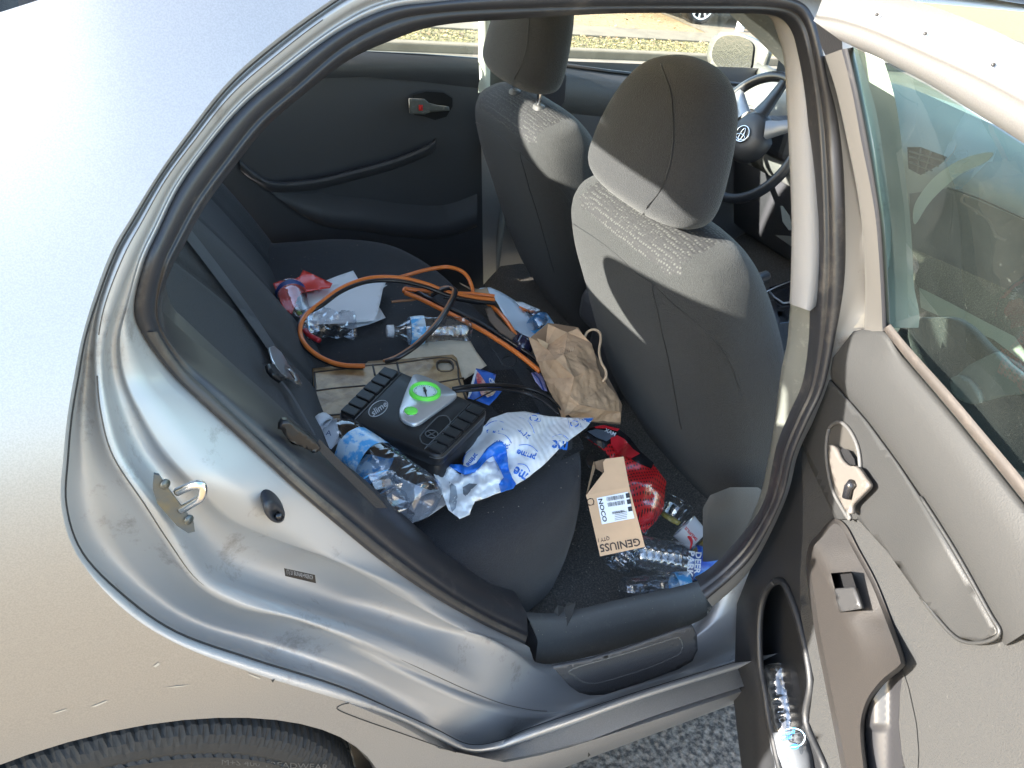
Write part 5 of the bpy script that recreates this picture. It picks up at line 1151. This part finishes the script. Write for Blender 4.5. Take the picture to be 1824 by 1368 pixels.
# ---- bubble mailer
ML=thing('bubble_mailer','crumpled white and blue padded mailer with its torn mouth open at the bench edge','envelope')
MW=mat('mailer_white',(.84,.85,.85),.5,bump=.25,bscale=24,kind='wave',var=.03,vscale=10)
mo=[(874,746),(903,736),(935,734),(968,741),(1012,745),(1057,745),(1045,761),(1001,794),(964,832),(935,854),(903,873),(870,884),(848,888),(830,878),(820,850),(832,800),(854,768)]
def mz(px,py):
    z=.60+.030*math.exp(-((px-905)/50)**2-((py-775)/35)**2)-.02*((px-960)/100 if px>960 else 0)
    z+=.006*math.sin((px*.7+py)*.09)+.004*noise.noise(V((px*.05,py*.05,3)))+.0022*noise.noise(V((px*.17,py*.17,5)))
    return z
def Fm(px,py): return at(px,py,z=mz(px,py))
sheet('mailer_face',mo,Fm,MW,ML,step=5,thick=.003)
# creased white mouth
mw=[(767,832),(773,821),(789,823),(803,830),(815,842),(826,850),(838,845),(848,838),(862,826),(874,816),(882,822),(890,845),(893,865),(890,876),(860,889),(846,893),(841,903),(836,917),(819,924),(799,908),(786,875)]
def Fmm(px,py): return at(px,py,z=.606+.022*noise.noise(V((px*.045,py*.045,1)))+.008*noise.noise(V((px*.12,py*.12,9))))
sheet('mailer_mouth',mw,Fmm,mat('mailer_lining',(.86,.86,.84),.5,bump=.4,bscale=30),ML,step=4,thick=.0015)
sheet('mouth_hollow_shade',[(800,858),(812,866),(815,885),(812,905),(805,912),(800,895),(802,875)],Fmm,mat('lining_shade_grey',(.30,.33,.36),.7),ML,step=4,off=.003)  # flat patches coloured as the shade in the mouth's hollow and slit
sheet('mouth_slit_shade',[(824,868),(836,861),(850,862),(840,872),(830,884),(825,880)],Fmm,mat('lining_shade_dark',(.16,.17,.18),.7),ML,step=4,off=.0035)
bb=[(790,823),(802,827),(821,827),(832,832),(848,825),(868,798),(882,787),(893,786),(901,795),(904,815),(906,835),(912,850),(919,862),(914,870),(892,877),(889,862),(897,850),(888,830),(878,812),(868,818),(845,842),(828,846),(812,838)]
MB_=mat('mailer_blue',(.02,.17,.62),.35,bump=.5,bscale=50,coat=.2)
def Fms(px,py): 
    a_=Fm(px,py);b_=Fmm(px,py); return a_ if (a_-CAM).length<(b_-CAM).length else b_
sheet('blue_band',bb,Fms,MB_,ML,step=4,off=.004,thick=.001)
sheet('blue_tip',[(1040,745),(1057,745),(1051,753),(1036,748)],Fm,MB_,ML,step=4,off=.0035)
def m4(P): return [(760+.2193*x,700+.2193*y) for x,y in P]
for (a_,b_,c_,s_) in (((895,490),(745,440),(885,520),'prime'),((680,420),(560,340),(660,445),'prime'),((860,340),(735,210),(830,360),'prime'),((630,255),(480,285),(625,280),'prime'),((1150,395),(1020,375),(1140,425),'me'),((830,655),(730,590),(815,680),'me'),((385,470),(305,570),(360,455),'prime')):
    o_,r_,t_=m4([(a_[0],a_[1]),(b_[0],b_[1]),(c_[0],c_[1])])
    # lettering is upside down in the picture: baseline runs leftwards, tops point down
    dx_,dy_=r_[0]-o_[0],r_[1]-o_[1]; k_=.42 if s_=='prime' else .55; t_=(o_[0]+dy_*k_,o_[1]-dx_*k_)
    text('mailer_lettering',s_,o_,r_,t_,Fm,BLUE,ML,off=.0032,bold=.03)
    sm_=[(lerp(o_[0],r_[0],t)-(t_[0]-o_[0])*(.25+.4*math.sin(t*3.14)),lerp(o_[1],r_[1],t)-(t_[1]-o_[1])*(.25+.4*math.sin(t*3.14))) for t in [k/10 for k in range(11)]]
    tube('smile_line',[toward(Fm(*p),.0032) for p in sm_],.0007,BLUE,ML,n=4)
for q in ((1200,250),(870,205)):
    c_=m4([q])[0]
    for k in range(3):
        a0_=2.1*k; tube('recycle_arrow',[toward(Fm(c_[0]+7*math.cos(a0_+t),c_[1]+5*math.sin(a0_+t)),.0032) for t in (0,.5,1.0,1.5)],.0013,BLUE,ML,n=4)
    qd=[(c_[0]-11,c_[1]-6),(c_[0]+9,c_[1]-9),(c_[0]+12,c_[1]+5),(c_[0]-8,c_[1]+9)]
    tube('mark_frame',[toward(Fm(*p),.0032) for p in qd+[qd[0]]],.0005,BLUE,ML,n=4)

# ================================================================= RUBBISH IN THE FOOTWELL
# ---- carton
BX=thing('carton','open brown carton with a white barcode label, standing on end in the footwell','box')
CB=mat('brown_card',(.56,.37,.225),.75,bump=.15,bscale=90,var=.04,vscale=15)
pA,pB_,pC_,pD_=at(1044,882,z=.53),at(1121,868,z=.525),at(1149,974,z=.425),at(1069,991,z=.43)
ux=(pB_-pA); uy=(pD_-pA); nb=ux.cross(uy).normalized(); 
nb=((CAM-pA).normalized()+V((0,0,.10))+V((-.05,0,0))).normalized()
def Fx(px,py):
    d=ray(px,py); return CAM+d*((pA-CAM).dot(nb)/d.dot(nb))
q=[Fx(1044,882),Fx(1121,868),Fx(1149,974),Fx(1069,991)]
dpt=nb*-.05
mesh('front_panel',q+[p+nb*-.0015 for p in q],[(0,1,2,3),(7,6,5,4),(0,4,5,1),(1,5,6,2),(2,6,7,3),(3,7,4,0)],CB,BX,smooth=False)
mesh('base_flap',[q[3],q[2],q[2]+dpt,q[3]+dpt],[(0,1,2,3)],CB,BX,smooth=False)
mesh('left_side',[q[0]+(q[3]-q[0])*.01,q[3],q[3]+dpt,q[0]+dpt],[(0,1,2,3)],CB,BX,smooth=False)
mesh('right_side',[q[1],q[2],q[2]+dpt,q[1]+dpt],[(0,1,2,3)],CB,BX,smooth=False)
mesh('back_panel',[p+dpt for p in q],[(0,1,2,3)],CB,BX,smooth=False)
lift=lambda p,k: p+nb*-k
fl_=[Fx(1044,882),Fx(1121,868),lift(Fx(1111,812),.012),lift(Fx(1079,816),.012),lift(Fx(1074,822),.011),lift(Fx(1076,840),.008)]
mesh('top_flap',fl_+[p-nb*.0015 for p in fl_],[(0,1,2,3,4,5),(11,10,9,8,7,6)]+[(i,(i+1)%6,6+(i+1)%6,6+i) for i in range(6)],CB,BX,smooth=False)
mesh('side_flap',[q[0],q[0]+dpt,lift(Fx(1060,828),.05),lift(Fx(1057,818),.03)],[(0,1,2,3)],CB,BX,smooth=False)
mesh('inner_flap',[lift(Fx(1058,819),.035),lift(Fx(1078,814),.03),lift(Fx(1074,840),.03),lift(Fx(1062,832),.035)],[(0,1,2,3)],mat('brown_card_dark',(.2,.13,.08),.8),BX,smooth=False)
lb_=[(1063,887),(1118,876),(1130,923),(1072,934)]
sheet('white_label',lb_,Fx,LBW,BX,step=20,off=.0012,dn=2)
BRN=mat('brown_print',(.045,.028,.02),.7)
text('carton_lettering','GENIUS5',(1139,958),(1067,970),(1142,972),Fx,BRN,BX,off=.001,bold=.02)
text('carton_lettering','QTY 1',(1085,954),(1065,958),(1086,962),Fx,BRN,BX,off=.001,bold=.01)
text('label_brand','NOCO',(1065,889),(1074,930),(1073,888),Fx,BLK,BX,off=.0018,bold=.03)
bars=[]
random.seed(4)
for (x0_,y0_,x1_,y1_,h_) in ((1080,886,1110,881,7),(1082,896,1112,891,7),(1090,912,1112,908,4)):
    x=0
    while x<1:
        w_=random.choice((.012,.02,.03)); P=[]
        for a_,b_ in ((x,0),(x+w_,0),(x+w_,1),(x,1)):
            P.append(toward(Fx(lerp(x0_,x1_,a_)+b_*1.2,lerp(y0_,y1_,a_)+b_*h_),.0018))
        bars.append((P,[(0,1,2,3)])); x+=w_+random.choice((.012,.02,.028))
for (a_,b_) in ((1114,879),(1116,890),(1118,903)):
    bars.append(([toward(Fx(a_+i,b_+j),.0018) for i,j in ((0,0),(7,-1.3),(8.5,7),(1.5,8.4))],[(0,1,2,3)]))
for k in range(5):
    bars.append(([toward(Fx(lerp(1095,1124,.0)+i,914+k*3.0+j),.0018) for i,j in ((0,0),(22,-4),(22.2,-3.3),(.2,.7))],[(0,1,2,3)]))
v_,f_=join(bars); mesh('barcode',v_,f_,BLK,BX,smooth=False)
tube('recycle_mark',[toward(Fx(1052+6*math.cos(t),894+6*math.sin(t)),.001) for t in [k*.5 for k in range(14)]],.0006,BRN,BX,n=4)
tube('mark_frame',[toward(Fx(*p),.001) for p in ((1046,890),(1056,888),(1058,899),(1048,901),(1046,890))],.0004,BRN,BX,n=4)
# ---- red packet with mesh cloth
RP=thing('red_package','clear wrapped red perforated cloth with black striped top behind the carton','package')
RM_=mat('red_mesh',(.55,.012,.015),.45,coat=.5,bump=.2,bscale=30)
nt=RM_.node_tree; b_=nt.nodes['Principled BSDF']; tc=nt.nodes.new('ShaderNodeTexCoord'); vo=nt.nodes.new('ShaderNodeTexVoronoi'); vo.voronoi_dimensions='2D'; vo.inputs['Scale'].default_value=150; vo.inputs['Randomness'].default_value=.12
mr_=nt.nodes.new('ShaderNodeMapRange'); mr_.inputs[1].default_value=.22; mr_.inputs[2].default_value=.3; mx_=nt.nodes.new('ShaderNodeMix'); mx_.data_type='RGBA'; mx_.inputs[6].default_value=(.012,.004,.004,1); mx_.inputs[7].default_value=(.55,.012,.015,1)
nt.links.new(tc.outputs['Object'],vo.inputs['Vector']); nt.links.new(vo.outputs['Distance'],mr_.inputs[0]); nt.links.new(mr_.outputs[0],mx_.inputs[0]); nt.links.new(mx_.outputs[2],b_.inputs['Base Color'])
def rz(px,py): 
    return .50-.0007*(py-760)-.0002*(px-1100)+.035*max(0,1-((px-1140)/55)**2-((py-860)/75)**2)**.5+.006*noise.noise(V((px*.04,py*.04,2)))
def Frp(px,py): return at(px,py,z=rz(px,py))
rp=[(1037,776),(1050,762),(1080,757),(1103,764),(1121,779),(1139,803),(1160,822),(1174,840),(1187,858),(1184,879),(1182,908),(1168,929),(1147,950),(1130,930),(1112,850),(1095,825),(1076,803)]
sheet('perforated_cloth',rp,Frp,RM_,RP,step=5)
sheet('black_header',[(1037,776),(1048,763),(1078,757),(1103,764),(1122,780),(1140,803),(1165,825),(1160,835),(1130,822),(1105,800),(1085,790),(1075,800),(1060,790)],Frp,GLOSSBLK,RP,step=5,off=.004)
sheet('grey_panel',[(1046,768),(1062,764),(1090,768),(1096,776),(1080,786),(1060,778)],Frp,mat('slate_plastic',(.10,.12,.15),.3,coat=.4),RP,step=5,off=.007)
sheet('red_stripe',[(1058,760),(1075,757),(1104,764),(1100,768),(1080,763),(1062,763)],Frp,mat('red_gloss',(.6,.02,.03),.25,coat=.5),RP,step=5,off=.008)
sheet('red_patch',[(1088,780),(1100,775),(1112,782),(1128,800),(1140,808),(1124,817),(1100,806),(1088,792)],Frp,MT['red_gloss'],RP,step=5,off=.009)
text('header_lettering','MAX',(1095,777),(1076,768),(1098,771),Frp,LBW,RP,off=.011,bold=.02)
RP2=glassmat('clear_wrap',(.95,.95,.95),1,.05,1.5,bump=1,bscale=30)
sheet('clear_wrap',[(1100,775),(1150,810),(1180,845),(1188,870),(1184,910),(1150,952),(1120,900),(1112,850)],Frp,RP2,RP,step=8,off=.014)
# ---- cups and bottles
def cup(name,label,a,b,r0,r1,ma,cat='cup',fillm=None,lab=None):
    T=thing(name,label,cat,b); ax=(b-a); t=ax.normalized(); u=t.cross(V((0,0,1))).normalized(); v=u.cross(t)
    def rg(s,r_,o=0): return [a+ax*s+(u*math.cos(2*math.pi*k/36)+v*math.sin(2*math.pi*k/36))*(r_+o) for k in range(36)]
    loft('cup_wall',[rg(0,r0,.002),rg(.03,r0,.002),rg(.05,r0),rg(.5,lerp(r0,r1,.5)),rg(.95,r1),rg(1,r1*.9),rg(.98,.001)],ma,T,closed=True)
    if lab: loft('printed_sleeve',[rg(lab[0],lerp(r0,r1,lab[0]),.0008),rg(lab[1],lerp(r0,r1,lab[1]),.0008)],lab[2],T,closed=True)
    if fillm: loft('dregs',[rg(.97,r1*.9),rg(.80,r1*.95),rg(.79,.001)],fillm,T,closed=True)
    return T
YEL=mat('yellow_dregs',(.35,.26,.05),.4)
cup('plastic_cup','clear plastic cup with yellow dregs, beside the red package',at(1213,892,z=.37),at(1192,927,z=.33),.030,.024,CLR,fillm=YEL)
c2=cup('printed_cup','tipped clear cup with grey sleeve, red swirl and yellow dregs near the pillar foot',at(1216,935,z=.37),at(1255,975,z=.345),.030,.024,CLR,fillm=YEL,lab=(.05,.68,mat('cup_grey',(.34,.35,.38),.5)))
def Fc2(px,py): return at(px,py,z=.40)
REDP=mat('red_print',(.55,.03,.04),.5)
text('cup_lettering','SUPREME',(1222,937),(1243,960),(1219,942),Fc2,REDP,c2,off=.0,bold=.03)
sheet('cup_swirl',cr([(1224,956),(1230,955),(1234,962),(1233,972),(1229,978),(1230,966)],3,True),Fc2,REDP,c2,step=5,dn=1)
DPL=mat('deep_blue_label',(.02,.07,.38),.35,col2=(.12,.35,.75),vscale=20,coat=.4)
db_=bottle('spring_water_bottle','large ribbed clear bottle with deep blue label on the footwell floor',at(1300,1014,z=.335),at(1130,983,z=.335),.036,cap=False,crumple=.1,ribs=7,lab=(.17,.38),labmat=DPL,seed=31,neck=.06)
def Fd(px,py): return at(px,py,z=.377)
text('label_lettering','DEER',(1239,983),(1236,1022),(1250,984),Fd,LBW,db_,off=.0,bold=.03)
text('label_lettering','PARK',(1227,981),(1223,1028),(1238,982),Fd,LBW,db_,off=.0,bold=.03)
bottle('crumpled_bottle','dark shadowed crushed bottle poking out under the carton bottom',at(1118,972,z=.34),at(1098,1012,z=.315),.028,crumple=1.3,ribs=3,cap=False,lab=(.02,.04),seed=41,mat_=CLR2,neck=.05)
bottle('flattened_bottle','flattened clear bottle with pale blue label behind the sill trim',at(1240,1040,z=.29),at(1106,1052,z=.29),.026,crumple=.9,ribs=6,cap=False,lab=(.12,.30),labmat=LBL,seed=51,mat_=CLR2,neck=.06)
# black card scrap on the sill
ck=mesh('card_scrap',[at(*p[:2],z=p[2]) for p in ((989,1065,.375),(993,1078,.380),(1006,1081,.365),(1012,1073,.380),(1025,1074,.380),(1020,1095,.365),(1010,1116,.345),(996,1104,.352),(984,1094,.36))],[(0,1,8),(1,2,7,8),(2,3,4,5),(2,5,6,7)],mat('dark_card',(.045,.042,.038),.8),smooth=False,thick=.002); tag(ck,'folded black card scrap hanging over the grey sill trim','card')
ck=paper('black_scrap','crumpled dark plastic scrap between the bench corner and the carton flap',[(1044,815),(1052,808),(1062,812),(1060,824),(1052,835),(1046,828)],Z(.53),BLK,.01,12,19,step=5,cat='scrap')
# ---- bottle in the door pocket
LW2=mat('pocket_label',(.08,.088,.10),.8)
pbt=bottle('pocket_bottle','ribbed clear bottle with white and blue label stowed upside down in the door pocket',door(1425,1420,-.03),door(1388,1185,-.035),.032,cap=False,crumple=.5,ribs=7,lab=(.18,.46),labmat=LW2,seed=71,neck=.05,up_=V((1,0,0)),cat='bottle',group=None)
def Fpb(px,py): return door(px,py,.0)
text('label_lettering','Drinking',(1416,1308),(1388,1316),(1415,1300),Fpb,BLUE,pbt,off=.006,bold=.01)
text('label_lettering','Water',(1411,1316),(1391,1322),(1410,1309),Fpb,BLUE,pbt,off=.006,bold=.01)
tube('label_ring',[toward(Fpb(1412+22*math.cos(t),1314+17*math.sin(t)),.005) for t in [k*.3 for k in range(22)]],.0009,MT['label_blue'],pbt,n=5)
sheet('label_badge',[(1415+8*math.cos(t),1330+5*math.sin(t)) for t in [k*.52 for k in range(12)]],Fpb,BLUE,pbt,step=5,off=.006,dn=1)

# ================================================================= LINT AND CRUMBS
random.seed(12)
vs=[];fs=[]
def crumb(p,n_,sz):
    k=len(vs); a=n_.orthogonal().normalized()*sz; b=n_.cross(a); an=random.uniform(0,6.28); a,b=a*math.cos(an)+b*math.sin(an),b*math.cos(an)-a*math.sin(an); b=b*random.uniform(.25,.8)
    vs.extend([p-a,p-b,p+a,p+b,p+n_*sz*.7]); fs.extend([(k,k+1,k+4),(k+1,k+2,k+4),(k+2,k+3,k+4),(k+3,k,k+4)])
for i in range(260):
    x=random.uniform(.38,.80);y=random.uniform(.27,1.42); crumb(V((x,y,cz(x,y)+.0005)),V((0,0,1)),random.uniform(.0006,.0016))
for i in range(260):
    x=random.uniform(.66,1.12);y=random.uniform(.22,.75); crumb(V((x,y,.285)),V((0,0,1)),random.uniform(.0008,.0022))
for i in range(30):
    t=random.random();j=random.randint(0,len(T0)-1); crumb(lerp(T0[j],T1[j],t)+V((0,0,.003)),V((0,0,1)),random.uniform(.0006,.0014))
o=mesh('crumbs',vs,fs,mat('crumb_tan',(.42,.36,.27),.9),smooth=False); o['kind']='stuff'; tag(o,'scattered pale crumbs and lint over the bench, carpet and sill','crumbs')
vs=[];fs=[]
parts=[]
for i in range(150):
    px_,py_=random.uniform(1440,1820),random.uniform(620,1360)
    if py_<560+(px_-1440)*.95 or 1575<px_<1610: continue
    p=toward(door(px_,py_,.030),.004); L_n=random.uniform(.002,.007); a=random.uniform(0,6.28); d1=du*math.cos(a)*L_n+V((0,0,math.sin(a)*L_n)); d2=du*math.cos(a+.9)*L_n+V((0,0,math.sin(a+.9)*L_n))
    parts.append(tubed([p,p+d1,p+d1+d2],.00016,3,False))
v_,f_=join(parts)
